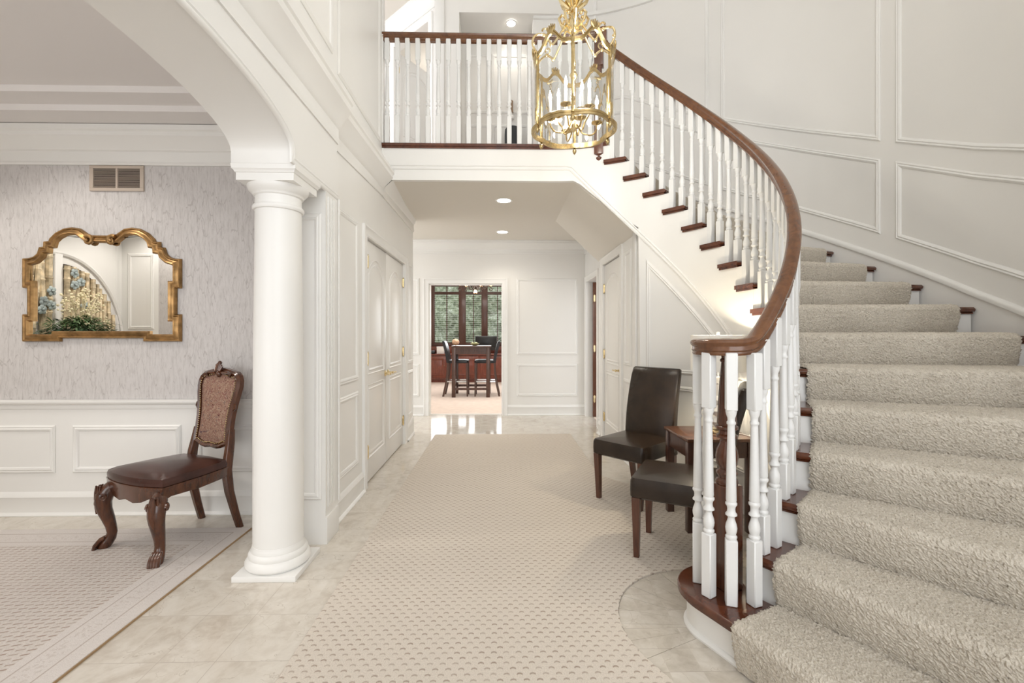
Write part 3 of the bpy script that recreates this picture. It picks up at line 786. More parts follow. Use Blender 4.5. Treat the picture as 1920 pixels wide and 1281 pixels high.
# ------------------------------------------------------------------ balusters
TL = .53
def baluster_mesh(zb, zt):
    """square foot of height zb, turned middle TL, square head of height zt; origin at the foot"""
    bm = B(); h = .0225
    box(bm, -h, h, -h, h, 0, zb, .004, seg=1)
    box(bm, -h, h, -h, h, zb + TL, zb + TL + zt, .004, seg=1)
    P = [(.017, -.004), (.0185, .002), (.0225, .008), (.0225, .013), (.0175, .019), (.0215, .034), (.0228, .047), (.0205, .062), (.0155, .076), (.0125, .088), (.0145, .094), (.0222, .099), (.0222, .105), (.0165, .112), (.0152, .124), (.0165, .134),
         (.0225, .143), (.0225, .150), (.0185, .155), (.0205, .161), (.0190, .25), (.0165, .36), (.0140, .465), (.0142, .470), (.0175, .474), (.0175, .482), (.0142, .487), (.0148, .500), (.019, .512), (.0215, .524), (.0215, .534)]
    lathe(bm, [(r, z + zb) for r, z in P], 24, flute=(zb + .165, zb + .45, .90))
    me = bpy.data.meshes.new('baluster'); bmesh.ops.recalc_face_normals(bm, faces=bm.faces[:])
    for f in bm.faces: f.smooth = True
    for e in bm.edges:
        if len(e.link_faces) == 2 and e.calc_face_angle(0) > R_(40): e.smooth = False
    bm.to_mesh(me); bm.free(); me.materials.append(M['balpaint']); return me
MB_A = baluster_mesh(.166, .215); MB_B = baluster_mesh(.258, .215); MB_V = baluster_mesh(.27, .238); MB_L = baluster_mesh(.27, .215)
def put(me, p, rz, par):
    o = bpy.data.objects.new('baluster', me); COL.objects.link(o); o.parent = par
    o.matrix_local = wm(par).inverted() @ Matrix.Translation(p) @ Matrix.Rotation(rz, 4, 'Z')
rail = thing('stair_railing', 'curved stair railing with brown handrail curling onto a dark turned newel', 'railing', (1.0, 1.985, RISE))
bpos = []
for k in range(2, NT_):
    for fr, me in ((.27, MB_A), (.77, MB_B)):
        a = th(k + fr); put(me, cin(RB + .002, a, tz(k)), a, rail); bpos.append(k + fr)
# volute balusters on the starting step
VOL = [(-71, .143), (-110, .138), (-149, .130), (-203, .118), (-250, .12)]
for dg, r in VOL:
    a = R_(dg); put(MB_V, NC + V(math.cos(a) * r, math.sin(a) * r, tz(1)), a + (.5 if dg == -140 else 0), rail)
# handrail path: volute -> easement -> helix -> gooseneck
def hz(k): return RISE * k + .885
path = []
ZV = 1.243
for i in range(30, -1, -1):       # spiral from the eye outward
    f = i / 30; a = R_(-66 - 375 * f); r = .142 - .085 * f ** 1.3
    path.append(NC + V(math.cos(a) * r, math.sin(a) * r, ZV))
k = 2.0
kend = 16.95
hp = []
while k <= kend + .001:
    a = th(k); z = hz(k)
    if z < ZV + .06: z = ZV + max(0, (z - (ZV - .06))) ** 2 / .24
    hp.append(cin(RB, a, max(ZV, z))); k += .2
path2 = path + hp
RP = [(-.020, -.034), (.020, -.034), (.023, -.026), (.0205, -.019), (.026, -.013), (.0235, -.006), (.024, .004), (.031, .012), (.0325, .020), (.028, .028), (.016, .034), (0, .036), (-.016, .034), (-.028, .028), (-.0325, .020), (-.031, .012), (-.024, .004), (-.0235, -.006), (-.026, -.013), (-.0205, -.019), (-.023, -.026)]
def rail_sweep(bm, pts, prof=RP):
    rr = []
    for i, p in enumerate(pts):
        t = (pts[min(i + 1, len(pts) - 1)] - pts[max(0, i - 1)]).normalized(); s = V(t.y, -t.x, 0).normalized(); u = s.cross(t); u = u if u.z > 0 else -u
        rr.append([p + s * a + u * b for a, b in prof])
    rings(bm, rr)
bm = B()
# smooth the easement
for _ in range(6): path2 = [path2[0]] + [(path2[i - 1] + path2[i] * 2 + path2[i + 1]) / 4 if 24 < i < len(path2) - 2 else path2[i] for i in range(1, len(path2) - 1)] + [path2[-1]]
rail_sweep(bm, path2)
lathe(bm, [(.02, -.034), (.052, -.034), (.055, -.026), (.05, -.019), (.056, -.013), (.052, -.004), (.056, .006), (.062, .014), (.06, .022), (.05, .031), (.03, .037), (.001, .038)], 24, (NC.x, NC.y, ZV))
obj('handrail', bm, M['railwood'], rail)
# starting newel
bm = B(); h = .046
MxN = Matrix.Translation(NC + V(0, 0, tz(1))) @ Matrix.Rotation(R_(22), 4, 'Z')
box(bm, -h, h, -h, h, 0, .455, .006, MxN)
lathe(bm, [(.040, .45), (.044, .456), (.047, .468), (.044, .478), (.037, .484), (.041, .497), (.045, .505), (.042, .514), (.033, .522), (.043, .545), (.0475, .575), (.043, .605), (.031, .632), (.027, .645), (.031, .654), (.044, .660), (.044, .67), (.034, .676), (.033, .69), (.046, .698), (.046, .709), (.038, .714), (.041, .722), (.037, .80), (.031, .90), (.0235, .985), (.0225, .99), (.028, .995), (.028, 1.003), (.022, 1.008), (.0235, 1.02), (.036, 1.034), (.036, 1.055)], 24, (0, 0, 0), flute=(.73, .975, .93), Mx=MxN)
obj('newel_post', bm, M['newelwood'], rail)

# ------------------------------------------------------------------ landing balustrade
brail = thing('balcony_railing', 'straight landing railing of white balusters under a brown rail above the hall', 'railing', (-.1, CY0 + RB, ZL))
NL = circ(RB, R_(70.5))
lp = []
x = -1.085
while x < .47: lp.append((V(x, CY0 + RB, ZL), 0)); x += .0978
s = CX0 - x
a = 90 + math.degrees(s / RB)
while a > 73.2: lp.append((circ(RB, R_(a), ZL), R_(a - 90))); a -= math.degrees(.0978 / RB)
for p, rz in lp: put(MB_L, p, rz, brail)
bm = B()
LR = [V(-1.15, CY0 + RB, ZL + 1.035), V(-.5, CY0 + RB, ZL + 1.035), V(.3, CY0 + RB, ZL + 1.035)] + [circ(RB, R_(a), ZL + 1.035) for a in range(92, 70, -2)] + [NL + V(0, 0, ZL + 1.035)]
LP = [(a, b) for a, b in RP]
rail_sweep(bm, LR)
rr = []
for i, p in enumerate(LR):
    t_ = (LR[min(i + 1, len(LR) - 1)] - LR[max(0, i - 1)]).normalized(); s_ = V(t_.y, -t_.x, 0).normalized()
    rr.append([p + s_ * .018 + V(0, 0, -.05), p - s_ * .018 + V(0, 0, -.05), p - s_ * .018 + V(0, 0, -.03), p + s_ * .018 + V(0, 0, -.03)])
rings(bm, rr)
obj('handrail', bm, M['railwood'], brail)
bm = B()      # gooseneck block down to the stair rail
g0 = hp[-1]; 
rail_sweep(bm, [hp[-1], circ(RB, th(17.1), hz(17.1) + .01), circ(RB, th(17.25), hz(17.2) + .05)])
Mg = Matrix.Translation(NL) @ Matrix.Rotation(R_(70), 4, 'Z')
box(bm, -.04, .04, -.075, .035, ZL + .90, ZL + 1.085, .012, Mg)
obj('gooseneck', bm, M['railwood'], brail)
bm = B(); box(bm, -.042, .042, -.042, .042, ZL - .12, ZL + .34, .005, Mg); box(bm, -.042, .042, -.042, .042, ZL + .72, ZL + 1.0, .005, Mg)
lathe(bm, [(.036, .335), (.042, .35), (.034, .362), (.044, .40), (.038, .45), (.026, .48), (.04, .49), (.034, .51), (.028, .70), (.04, .715), (.036, .725)], 20, (0, 0, ZL), Mx=Mg)
lathe(bm, [(.001, -.20), (.012, -.19), (.03, -.165), (.034, -.15), (.02, -.135), (.04, -.12)], 16, (0, 0, ZL), Mx=Mg)
obj('newel_post', bm, M['newelwood'], brail)

# ------------------------------------------------------------------ shaggy stair carpet
def shag():
    vs, fs = [], []
    r0, t = .112, .017
    R2 = random.Random(3)
    for k in range(1, NT_ + 1):
        hi = k <= 11; r1 = wid(k) - .10
        step = .0052 if hi else .03
        nr = int((r1 - r0) / step); prof = []
        zt, zb = tz(k) + t, tz(k - 1) + t
        # s forward from nose (mm), parameter u: u<0 tread, 0..1 nose + riser
        nt = int((.30 if hi else .3) / step)
        for i in range(nt + 1): prof.append(('t', i / nt, zt))
        for a in range(8, 91, 10): prof.append(('n', -.026 + (.026 + t) * math.sin(R_(a)), zt - .036 + .036 * math.cos(R_(a))))
        m = int((zt - .04 - zb) / step)
        for i in range(m + 1): prof.append(('n', t - .001 - .030 * (i / m) ** 1.3 + .004 * math.sin(PI * i / m), zt - .04 + (zb - .006 - (zt - .04)) * i / m))
        if k == 1: prof = [q for q in prof]
        b0 = len(vs); L = len(prof)
        edge = [R2.uniform(-.005, .005) for _ in range(L)]; edge2 = [R2.uniform(-.005, .005) for _ in range(L)]
        nz_ = [(-fwd(k).x, -fwd(k).y)]
        fk = fwd(k)
        for j in range(nr + 1):
            rho = r0 + (r1 - r0) * j / nr
            P0 = nose(k, rho); Pb = nose(min(k + 1, 17.3), rho) if k < 17 else nose(17, rho) - fwd(17) * .3
            if k == 1:                          # first nose follows the starting step's straight edge
                nn = V(T1D.y, -T1D.x, 0); base = NC + nn * .205 + T1D * (rho + .075); P0 = V(base.x, base.y, 0); fk = nn
            for i, (ty, u, z) in enumerate(prof):
                if ty == 't':
                    A = Pb - fwd(min(k + 1, 17)) * (.012 - .0 * u); Bq = P0 - fk * .022
                    p = A + (Bq - A) * u; n = (0, 0, 1)
                else: p = P0 + fk * u; n = (fk.x, fk.y, .3)
                e = (edge[i] if j < 2 else 0) + (edge2[i] if j > nr - 2 else 0)
                d = T1D if k == 1 else V(math.cos(phi(k)), math.sin(phi(k)), 0)
                h = R2.gauss(0, .0021) + .002 * noise.noise(V(p.x * 9, p.y * 9, z * 9)) if hi else 0
                rd = min(j, nr - j); h -= .012 * max(0, 1 - rd / 3.2)      # pile rolls over at the sides
                g1, g2 = R2.gauss(0, .0011), R2.gauss(0, .0011)
                vs.append((p.x + d.x * (e + g1) + n[0] * h, p.y + d.y * (e + g1) + n[1] * h, z + n[2] * h + g2 * .5))
        for j in range(nr):
            for i in range(L - 1):
                a = b0 + j * L + i; fs.append((a, a + 1, a + L + 1, a + L))
    me = bpy.data.meshes.new('stair_carpet'); me.from_pydata(vs, [], fs); me.update()
    me.polygons.foreach_set('use_smooth', [False] * len(me.polygons)); me.materials.append(M['shag'])
    o = bpy.data.objects.new('stair_carpet', me); COL.objects.link(o)
    tag(o, 'thick beige shag carpet runner covering the curved stair treads', 'carpet'); return o
shag()

# ------------------------------------------------------------------ hall runner, border tiles, dining rug
def offs(r): # outer edge of the tiled border round the stair, from the hall side to the viewer
    pts = []
    a = 62
    while a > -47: pts.append((CX0 + r * math.cos(R_(a)), CY0 + r * math.sin(R_(a)))); a -= 3
    return pts
RB2 = .472
bc = V(1.01, 2.0, 0)
p1 = offs(1.02)
def bullarc(r, a0=78, n=22):
    nn = V(T1D.y, -T1D.x, 0); aE = math.degrees(math.atan2(nn.y, nn.x)); aE = aE if aE > 0 else aE + 360
    return [(bc.x + r * math.cos(R_(a0 + (aE - a0) * i / n)), bc.y + r * math.sin(R_(a0 + (aE - a0) * i / n))) for i in range(n + 1)]
p1 = [p for p in p1 if math.hypot(p[0] - bc.x, p[1] - bc.y) > RB2 + .02]
ba = bullarc(RB2)
end = V(ba[-1][0], ba[-1][1], 0) + T1D * 2.2
outline = [(-.83, 5.85), (.905, 5.85), (.905, 4.3), (.915, 4.12)] + p1[2:] + ba + [(end.x, max(-1.5, end.y)), (end.x, -1.6), (-.83, -1.6)]
bm = B(); a = [bm.verts.new((x, y, .010)) for x, y in outline]; f = bm.faces.new(a); bmesh.ops.triangulate(bm, faces=[f])
R3 = random.Random(5)
# dense slightly ragged edge
den = []
for (x0, y0), (x1, y1) in zip(outline, outline[1:] + outline[:1]):
    n = max(1, int(math.hypot(x1 - x0, y1 - y0) / .012))
    for i in range(n): den.append((x0 + (x1 - x0) * i / n + R3.uniform(-.0025, .0025), y0 + (y1 - y0) * i / n + R3.uniform(-.0025, .0025)))
bm.clear(); lo = [bm.verts.new((x, y, .001)) for x, y in den]; hi = [bm.verts.new((x, y, .0105)) for x, y in den]
for i in range(len(den)): j = (i + 1) % len(den); bm.faces.new((lo[i], lo[j], hi[j], hi[i]))
f = bm.faces.new(hi); bmesh.ops.triangulate(bm, faces=[f])
obj('hall_runner', bm, M['runner'], label='long cream dotted hall carpet running to the far doorway', cat='carpet')
# wedge tiles of the border round the starting step
bm = B(); bg = B()
N_ = 9
nn = V(T1D.y, -T1D.x, 0); aE = math.degrees(math.atan2(nn.y, nn.x)) % 360
angs = [80 + (aE - 80) * i / N_ for i in range(N_ + 1)]
def quad(pts, z=.003):
    c = sum((V(*p, 0) for p in pts), V(0, 0, 0)) / len(pts)
    vs = [bm.verts.new((p[0], p[1], z)) for p in pts]; lo = [bm.verts.new((p[0], p[1], 0)) for p in pts]
    bm.faces.new(vs)
    for i in range(len(pts)): j = (i + 1) % len(pts); bm.faces.new((vs[i], vs[j], lo[j], lo[i]))
for a0, a1 in zip(angs, angs[1:]):
    g = .15; m = 4
    o_ = [(bc.x + (RB2 - .004) * math.cos(R_(a0 + g + (a1 - a0 - 2 * g) * i / m)), bc.y + (RB2 - .004) * math.sin(R_(a0 + g + (a1 - a0 - 2 * g) * i / m))) for i in range(m + 1)]
    i_ = [(bc.x + .15 * math.cos(R_(a)), bc.y + .15 * math.sin(R_(a))) for a in (a1 - g, a0 + g)]
    quad(o_ + i_)
for s0, s1 in ((.0, .36), (.363, .72), (.723, 1.1)):
    o_ = V(ba[-1][0], ba[-1][1], 0); i_ = bc + nn * .15
    q = [o_ + T1D * (s0 + .002) - nn * .004, o_ + T1D * s1 - nn * .004, i_ + T1D * s1, i_ + T1D * (s0 + .002)]
    quad([(p.x, p.y) for p in q])
aa = list(range(62, -44, -12))
for a0, a1 in zip(aa, aa[1:]):
    q = [(CX0 + r * math.cos(R_(a)), CY0 + r * math.sin(R_(a))) for r, a in ((1.022, a0 - .08), (1.022, (a0 + a1) / 2), (1.022, a1 + .08), (1.31, a1 + .06), (1.31, (a0 + a1) / 2), (1.31, a0 - .06))]
    quad(q)
struct('floor', bm, M['tileborder'])
bm = B(); box(bm, -3.9, -1.655, -1.6, 3.065, .0, .013, .003); 
rug = obj('area_rug', bm, M['rug'], label='cream sculpted dining rug under the carved chair', cat='rug')
bm = B(); box(bm, -1.657, -1.651, -1.6, 3.067, .0, .009); obj('binding', bm, M['rugedge'], rug, label='brown binding')

# ------------------------------------------------------------------ column
colm = thing('column', 'white round column with square plinth carrying the dining room arch', 'column', (-1.236, 2.57, 0))
c = (-1.236, 2.57, 0)
bm = B(); box(bm, -1.402, -1.070, 2.404, 2.736, 0, .03, .003); obj('plinth', bm, M['paint'], colm)
bm = B(); lathe(bm, [(.10, .03), (.155, .032), (.166, .045), (.166, .062), (.156, .078), (.147, .084), (.149, .09), (.151, .10), (.145, .112), (.137, .118), (.138, .124), (.132, .138), (.130, .15), (.12, .15)], 48, c); obj('base', bm, M['paint'], colm)
bm = B(); lathe(bm, [(.1285, .145), (.1285, .7), (.125, 1.3), (.119, 1.8), (.117, 2.12), (.1, 2.12)], 48, c); obj('shaft', bm, M['paint'], colm)
bm = B()
lathe(bm, [(.117, 1.975), (.126, 1.977), (.131, 1.985), (.131, 1.995), (.126, 2.003), (.118, 2.006), (.117, 2.05), (.127, 2.056), (.129, 2.064), (.134, 2.068), (.15, 2.085), (.156, 2.10), (.156, 2.108), (.1, 2.11)], 48, c)
bm2 = [(.150, 2.108), (.150, 2.148), (.156, 2.15), (.158, 2.158), (.166, 2.166), (.168, 2.19)]
rings(bm, [[V(c[0] + sx * r, c[1] + sy * r, z) for sx, sy in ((-1, -1), (1, -1), (1, 1), (-1, 1))] for r, z in bm2])
obj('capital', bm, M['paint'], colm)
# ------------------------------------------------------------------ seating
def loft_quad(bm, pts0, pts1):
    return rings(bm, [pts0, pts1])
def taper_leg(bm, x0, y0, w0, z0, x1, y1, w1, z1, bev=.003, d0=None, d1=None):
    d0 = d0 or w0; d1 = d1 or w1
    a = [V(x0 + sx * w0 / 2, y0 + sy * d0 / 2, z0) for sx, sy in ((-1, -1), (1, -1), (1, 1), (-1, 1))]
    b = [V(x1 + sx * w1 / 2, y1 + sy * d1 / 2, z1) for sx, sy in ((-1, -1), (1, -1), (1, 1), (-1, 1))]
    vs = rings(bm, [a, b]); 
    return vs
def pillow(bm, ring_xy, z0, z1, dome, edge=.012, steps=5):
    """rounded cushion over an outline (list of (x,y)); domed top"""
    cx = sum(p[0] for p in ring_xy) / len(ring_xy); cy = sum(p[1] for p in ring_xy) / len(ring_xy)
    def sc_(f, z): return [V(cx + (x - cx) * f, cy + (y - cy) * f, z) for x, y in ring_xy]
    rr = [sc_(.93, z0), sc_(.995, z0 + edge * .6), sc_(1, z0 + (z1 - z0) * .45), sc_(.995, z1 - edge), sc_(.965, z1 - edge * .1)]
    for i in range(1, steps + 1):
        f = .95 * (1 - i / (steps + .6)); rr.append(sc_(f, z1 + dome * (1 - f * f)))
    rings(bm, rr)
def rrect(w, d, r, n=4, cx=0, cy=0):
    pts = []
    for sx, sy, a0 in ((1, -1, -90), (1, 1, 0), (-1, 1, 90), (-1, -1, 180)):
        for i in range(n + 1):
            a = R_(a0 + 90 * i / n); pts.append((cx + sx * (w / 2 - r) + r * math.cos(a), cy + sy * (d / 2 - r) + r * math.sin(a)))
    return pts

def parson(loc, rz, label):
    t = thing('parson_chair', label, 'chair', loc, rz, 'brown leather chairs beside the lamp table')
    bm = B(); pillow(bm, rrect(.455, .50, .03, 4, 0, .02), .355, .475, .012, .02)
    obj('seat', bm, M['pleather'], t, local=True)
    bm = B(); rr = []
    for i in range(13):
        f = i / 12; z = .34 + (1.005 - .34) * f; y = -.225 - .10 * f ** 1.6 + .018 * math.sin(PI * f); th_ = .038 - .006 * f; w = .225 - .008 * f
        e = .018 if 0 < i < 12 else .026
        prof = [(-w + e, -th_), (w - e, -th_), (w - .004, -th_ + .008), (w, 0), (w - .004, th_ - .008), (w - e, th_ + .003), (0, th_ + .007), (-w + e, th_ + .003), (-w + .004, th_ - .008), (-w, 0), (-w + .004, -th_ + .008)]
        k = 1 if i < 12 else .8
        rr.append([V(x * (1 if i < 12 else .985), y + yy * k, z) for x, yy in prof])
    rr.append([V(p.x * .95, -.325 + (p.y + .325) * .4, 1.016) for p in rr[-1]])
    rings(bm, rr); obj('backrest', bm, M['pleather'], t, local=True)
    for sx in (-1, 1):
        bm = B(); taper_leg(bm, sx * .182, .235, .03, 0, sx * .195, .235, .046, .36); obj('leg', bm, M['darkleg'], t, local=True)
        bm = B(); taper_leg(bm, sx * .178, -.275, .03, 0, sx * .195, -.225, .045, .36, d0=.034); obj('leg', bm, M['darkleg'], t, local=True)
    return t
# forward = local +y
def heading(dx, dy): return math.atan2(-dx, dy)
pc = parson((1.075, 3.585, 0), heading(-.746, -.666), 'dark brown leather chair left of the lamp table, with its whole back showing')
parson((1.085, 2.665, 0), heading(-.877, .48), 'dark brown leather chair directly behind the turned newel, its back seen edge on')

# side table
tb = thing('side_table', 'dark brown square wooden side table between the two leather chairs', 'table', (1.44, 3.10, 0))
bm = B(); box(bm, 1.205, 1.665, 2.90, 3.33, .598, .62, .004); obj('tabletop', bm, M['sidewood'], tb)
bm = B(); box(bm, 1.235, 1.635, 2.925, 2.945, .49, .60); box(bm, 1.235, 1.635, 3.28, 3.30, .49, .60); box(bm, 1.225, 1.245, 2.93, 3.30, .49, .60); box(bm, 1.625, 1.645, 2.93, 3.30, .49, .60); obj('apron', bm, M['tablewood'], tb)
for x in (1.238, 1.632):
    for y in (2.938, 3.292):
        bm = B(); box(bm, x - .024, x + .024, y - .024, y + .024, 0, .60, .002); obj('leg', bm, M['tablewood'], tb)
# lamp
lx, ly = 1.515, 3.13
lm = thing('table_lamp', 'lit table lamp with white drum shade on the dark side table', 'lamp', (lx, ly, .621))
bm = B(); lathe(bm, [(.175, 1.045), (.178, 1.045), (.178, 1.29), (.175, 1.29), (.175, 1.045)], 48, (lx, ly, 0), caps=False); obj('lamp_shade', bm, M['shade'], lm)
bm = B(); lathe(bm, [(.075, .621), (.078, .623), (.078, .635), (.07, .64), (.012, .642)], 28, (lx, ly, 0)); obj('base', bm, M['brass'], lm)
bm = B(); lathe(bm, [(.010, .64), (.012, .65), (.03, .665), (.045, .69), (.03, .715), (.014, .725), (.03, .735), (.05, .765), (.03, .795), (.014, .805), (.025, .82), (.033, .84), (.022, .86), (.012, .87), (.012, .95), (.018, .955), (.018, 1.0), (.001, 1.0)], 28, (lx, ly, 0)); obj('stem', bm, M['whitebox'], lm)
bm = B(); lathe(bm, [(.0035, 1.0), (.0035, 1.285), (.012, 1.288), (.012, 1.312), (.001, 1.316)], 12, (lx, ly, 0)); obj('finial', bm, M['whitebox'], lm)
bm = B(); ball(bm, (lx, ly, 1.10), .03, 12); obj('bulb', bm, M['bulb'], lm)
bm = B(); tube(bm, [(lx + .07, ly - .05, .625), (lx + .12, ly - .1, .624), (1.66, 2.92, .62), (1.675, 2.89, .5), (1.675, 2.89, .1), (1.70, 2.86, .008)], .003, 6); obj('cord', bm, M['whitebox'], lm)

# carved dining chair --------------------------------------------------
oc = thing('carved_dining_chair', 'carved dining chair with leather seat and red patterned back against the wainscot', 'chair', (-2.05, 2.915, 0), heading(-.41, -.91))
W_ = M['chairwood']
def cabriole(sx, lod=True):
    bm = B(); x0, y0 = sx * .225, .205
    pts = []; rad = []
    prof = [(.405, .0, .030), (.385, .008, .036), (.36, .028, .043), (.325, .050, .046), (.285, .057, .043), (.24, .050, .038), (.19, .034, .033), (.14, .020, .028), (.10, .014, .026), (.07, .020, .028), (.045, .036, .031), (.022, .052, .031), (.004, .058, .026)]
    dx, dy = sx * .62, .78
    for z, o, r in prof: pts.append(V(x0 + dx * o, y0 + dy * o, z)); rad.append(r)
    tube(bm, pts, rad, 14)
    # acanthus lobes on the knee, scroll ears and claw toes
    for i in range(-2, 3):
        q = [V(x0 + dx * (.060 + .04) * 1 + (-dy) * i * .011 * f, y0 + dy * .10 + dx * i * .011 * f, .33 - .12 * (1 - f) - .006 * abs(i)) for f in (1.6, 1.3, .9, .4)]
        tube(bm, [V(x0 + dx * (.088 - .012 * abs(i)) + (-dy) * i * .012, y0 + dy * (.088 - .012 * abs(i)) + dx * i * .012, z) for z in (.39, .35, .31, .26 + .01 * abs(i), .22 + .02 * abs(i))], [.005, .011, .012, .009, .003], 6)
    for s2 in (-1, 1):
        c = V(x0 + dx * .045 - dy * s2 * .047, y0 + dy * .045 + dx * s2 * .047, .325)
        tube(bm, [c + V(dx * .016 * math.cos(a) + 0, dy * .016 * math.cos(a), .020 * math.sin(a)) * (1 - a / 16) for a in [i * .6 for i in range(14)]], [.010 - .0004 * i for i in range(14)], 6)
        ball(bm, (c.x, c.y, c.z), .011, 8)
    for i in (-1.3, -.45, .45, 1.3):
        tube(bm, [V(x0 + dx * o - dy * i * .015, y0 + dy * o + dx * i * .015, z) for o, z in ((.045, .075), (.072, .058), (.088, .036), (.094, .014), (.092, .003))], [.007, .011, .0125, .012, .007], 7)
    for j in range(3): ball(bm, (x0 + dx * (.07 + .004 * j), y0 + dy * (.07 + .004 * j), .385 - .02 * j), .010, 8)
    o = obj('front_leg', bm, W_, oc, local=True); return o
cabriole(-1); cabriole(1)
for sx in (-1, 1):      # rear leg and back stile in one curved post
    bm = B(); pts = []; rad = []
    for z, y, x, r in ((0, -.295, .195, (.017, .020)), (.12, -.262, .190, (.018, .022)), (.26, -.228, .185, (.02, .025)), (.40, -.212, .182, (.022, .028)), (.50, -.226, .182, (.020, .026)), (.58, -.241, .176, (.018, .024)), (.66, -.252, .170, (.014, .02))):
        pts.append(V(sx * x, y, z)); rad.append(r)
    rr = []
    for p, r in zip(pts, rad):
        rr.append([p + V(a * r[0], b * r[1], 0) for a, b in ((-1, -.7), (-.7, -1), (.7, -1), (1, -.7), (1, .7), (.7, 1), (-.7, 1), (-1, .7))])
    rings(bm, rr); obj('rear_leg', bm, W_, oc, local=True)
seat_o = []
for i in range(9): f = -1 + i / 4; seat_o.append((.272 * f, .235 + .035 * (1 - f * f) - .01 * abs(f) ** 4))
seat_o = [(-.272, .18), ] + seat_o + [(.272, .18), (.255, 0), (.225, -.15), (.20, -.21), (0, -.225), (-.20, -.21), (-.225, -.15), (-.255, 0)]
bm = B(); pillow(bm, seat_o, .425, .478, .042, .018, 6); obj('seat_cushion', bm, M['oleather'], oc, local=True)
bm = B()
n = len(seat_o); rr = []
for i, (x, y) in enumerate(seat_o):
    f = x / .272; front = y > .18
    dip = (.365 - .030 * (1 - abs(f)) ** .6 * (1 if abs(f) < .75 else .4) + .012 * math.cos(f * 9)) if front else .372 - .008 * math.sin(PI * max(0, (y + .21) / .4))
    L = math.hypot(x, y)
    rr.append([V(x * .985, y * .985, dip), V(x * 1.0, y * 1.0, dip + .006), V(x * 1.0, y * 1.0, .418), V(x * 1.012, y * 1.012, .424), V(x * 1.012, y * 1.012, .432), V(x * .97, y * .97, .434), V(x * .90, y * .90, .43), V(x * .90, y * .90, dip + .01)])
rings(bm, rr, loop=True); obj('seat_rail', bm, W_, oc, local=True)
def by(z): return -.238 - .16 * max(0, (z - .55)) ** 1.15        # back rakes away
def backline(off=0):
    half = [(.0, .538), (.05, .532), (.09, .540), (.125, .556), (.152, .562), (.160, .60), (.155, .66), (.156, .74), (.166, .82), (.180, .89), (.189, .94), (.186, .98), (.172, 1.012), (.145, 1.034), (.11, 1.042), (.075, 1.050), (.035, 1.058), (0, 1.062)]
    half = [(x * 1.1, z) for x, z in half]
    return half
half = backline(); full = [(x, z) for x, z in half] + [(-x, z) for x, z in reversed(half[1:-1])]
bm = B()
cen = (0, .81)
def insetp(pl, d):
    out = []
    n = len(pl)
    for i in range(n):
        (x0, z0), (x1, z1), (x2, z2) = pl[i - 1], pl[i], pl[(i + 1) % n]
        tx, tz_ = x2 - x0, z2 - z0; l = math.hypot(tx, tz_) or 1; out.append((x1 - tz_ / l * d, z1 + tx / l * d))
    return out
O1 = insetp(full, -.004); I1 = insetp(full, .034); Md = insetp(full, .010); Md2 = insetp(full, .024)
rr = []
for o_, m1, m2, i_ in zip(O1, Md, Md2, I1):
    def P3(q, dy): return V(q[0], by(q[1]) + dy, q[1])
    rr.append([P3(o_, -.018), P3(o_, .012), P3(m1, .024), P3(m2, .016), P3(i_, .020), P3(i_, -.018)])
rings(bm, rr, loop=True); obj('back_frame', bm, W_, oc, local=True)
bm = B()
I2 = insetp(full, .030)
rr = [[V(cen[0] + (x - cen[0]) * f, by(cen[1] + (z - cen[1]) * f) + .006 + .022 * (1 - f ** 3), cen[1] + (z - cen[1]) * f) for x, z in I2] for f in (1.0, .92, .75, .5, .25, .02)]
rings(bm, rr); obj('back_upholstery', bm, M['paisley'], oc, local=True, label='red and tan paisley back panel')
bm = B()
for i in range(46):   # nail heads along the panel
    pl = insetp(full, .033); x, z = pl[int(i * len(pl) / 46) % len(pl)]
L_ = insetp(full, .033); n = len(L_)
for i in range(n):
    (x0, z0), (x1, z1) = L_[i], L_[(i + 1) % n]; m = max(1, int(math.hypot(x1 - x0, z1 - z0) / .013))
    for j in range(m):
        x, z = x0 + (x1 - x0) * j / m, z0 + (z1 - z0) * j / m; ball(bm, (x, by(z) + .020, z), .0042, 6)
obj('nail_trim', bm, M['brassd'], oc, local=True)
bm = B()      # crest shell, side scrolls
zt = 1.06
for i in range(-3, 4):
    a = i * .36
    tube(bm, [V(.004 * i, by(zt) + .020, zt - .045), V(.022 * math.sin(a) , by(zt) + .034, zt - .01), V(.038 * math.sin(a), by(zt) + .026, zt + .045 * math.cos(a) - .005)], [.006, .012, .007], 7)
ball(bm, (0, by(zt) + .03, zt - .035), .020, 10, (1, .8, 1.2)); ball(bm, (0, by(zt) + .02, zt + .04), .014, 8)
obj('crest', bm, W_, oc, local=True)
for s2 in (-1, 1):
    bm = B()
    tube(bm, [V(s2 * x, by(z) + .024, z) for x, z in ((.03, 1.035), (.06, 1.030), (.095, 1.035), (.12, 1.025), (.118, 1.008), (.103, 1.01))], [.010, .012, .011, .010, .008, .006], 7)
    obj('crest_scroll', bm, W_, oc, local=True); bm = B()
    tube(bm, [V(s2 * x, by(z) + .01, z) for x, z in ((.168, .835), (.186, .822), (.192, .80), (.182, .788), (.17, .797))], [.010, .011, .010, .008, .005], 7)
    obj('side_scroll', bm, W_, oc, local=True)

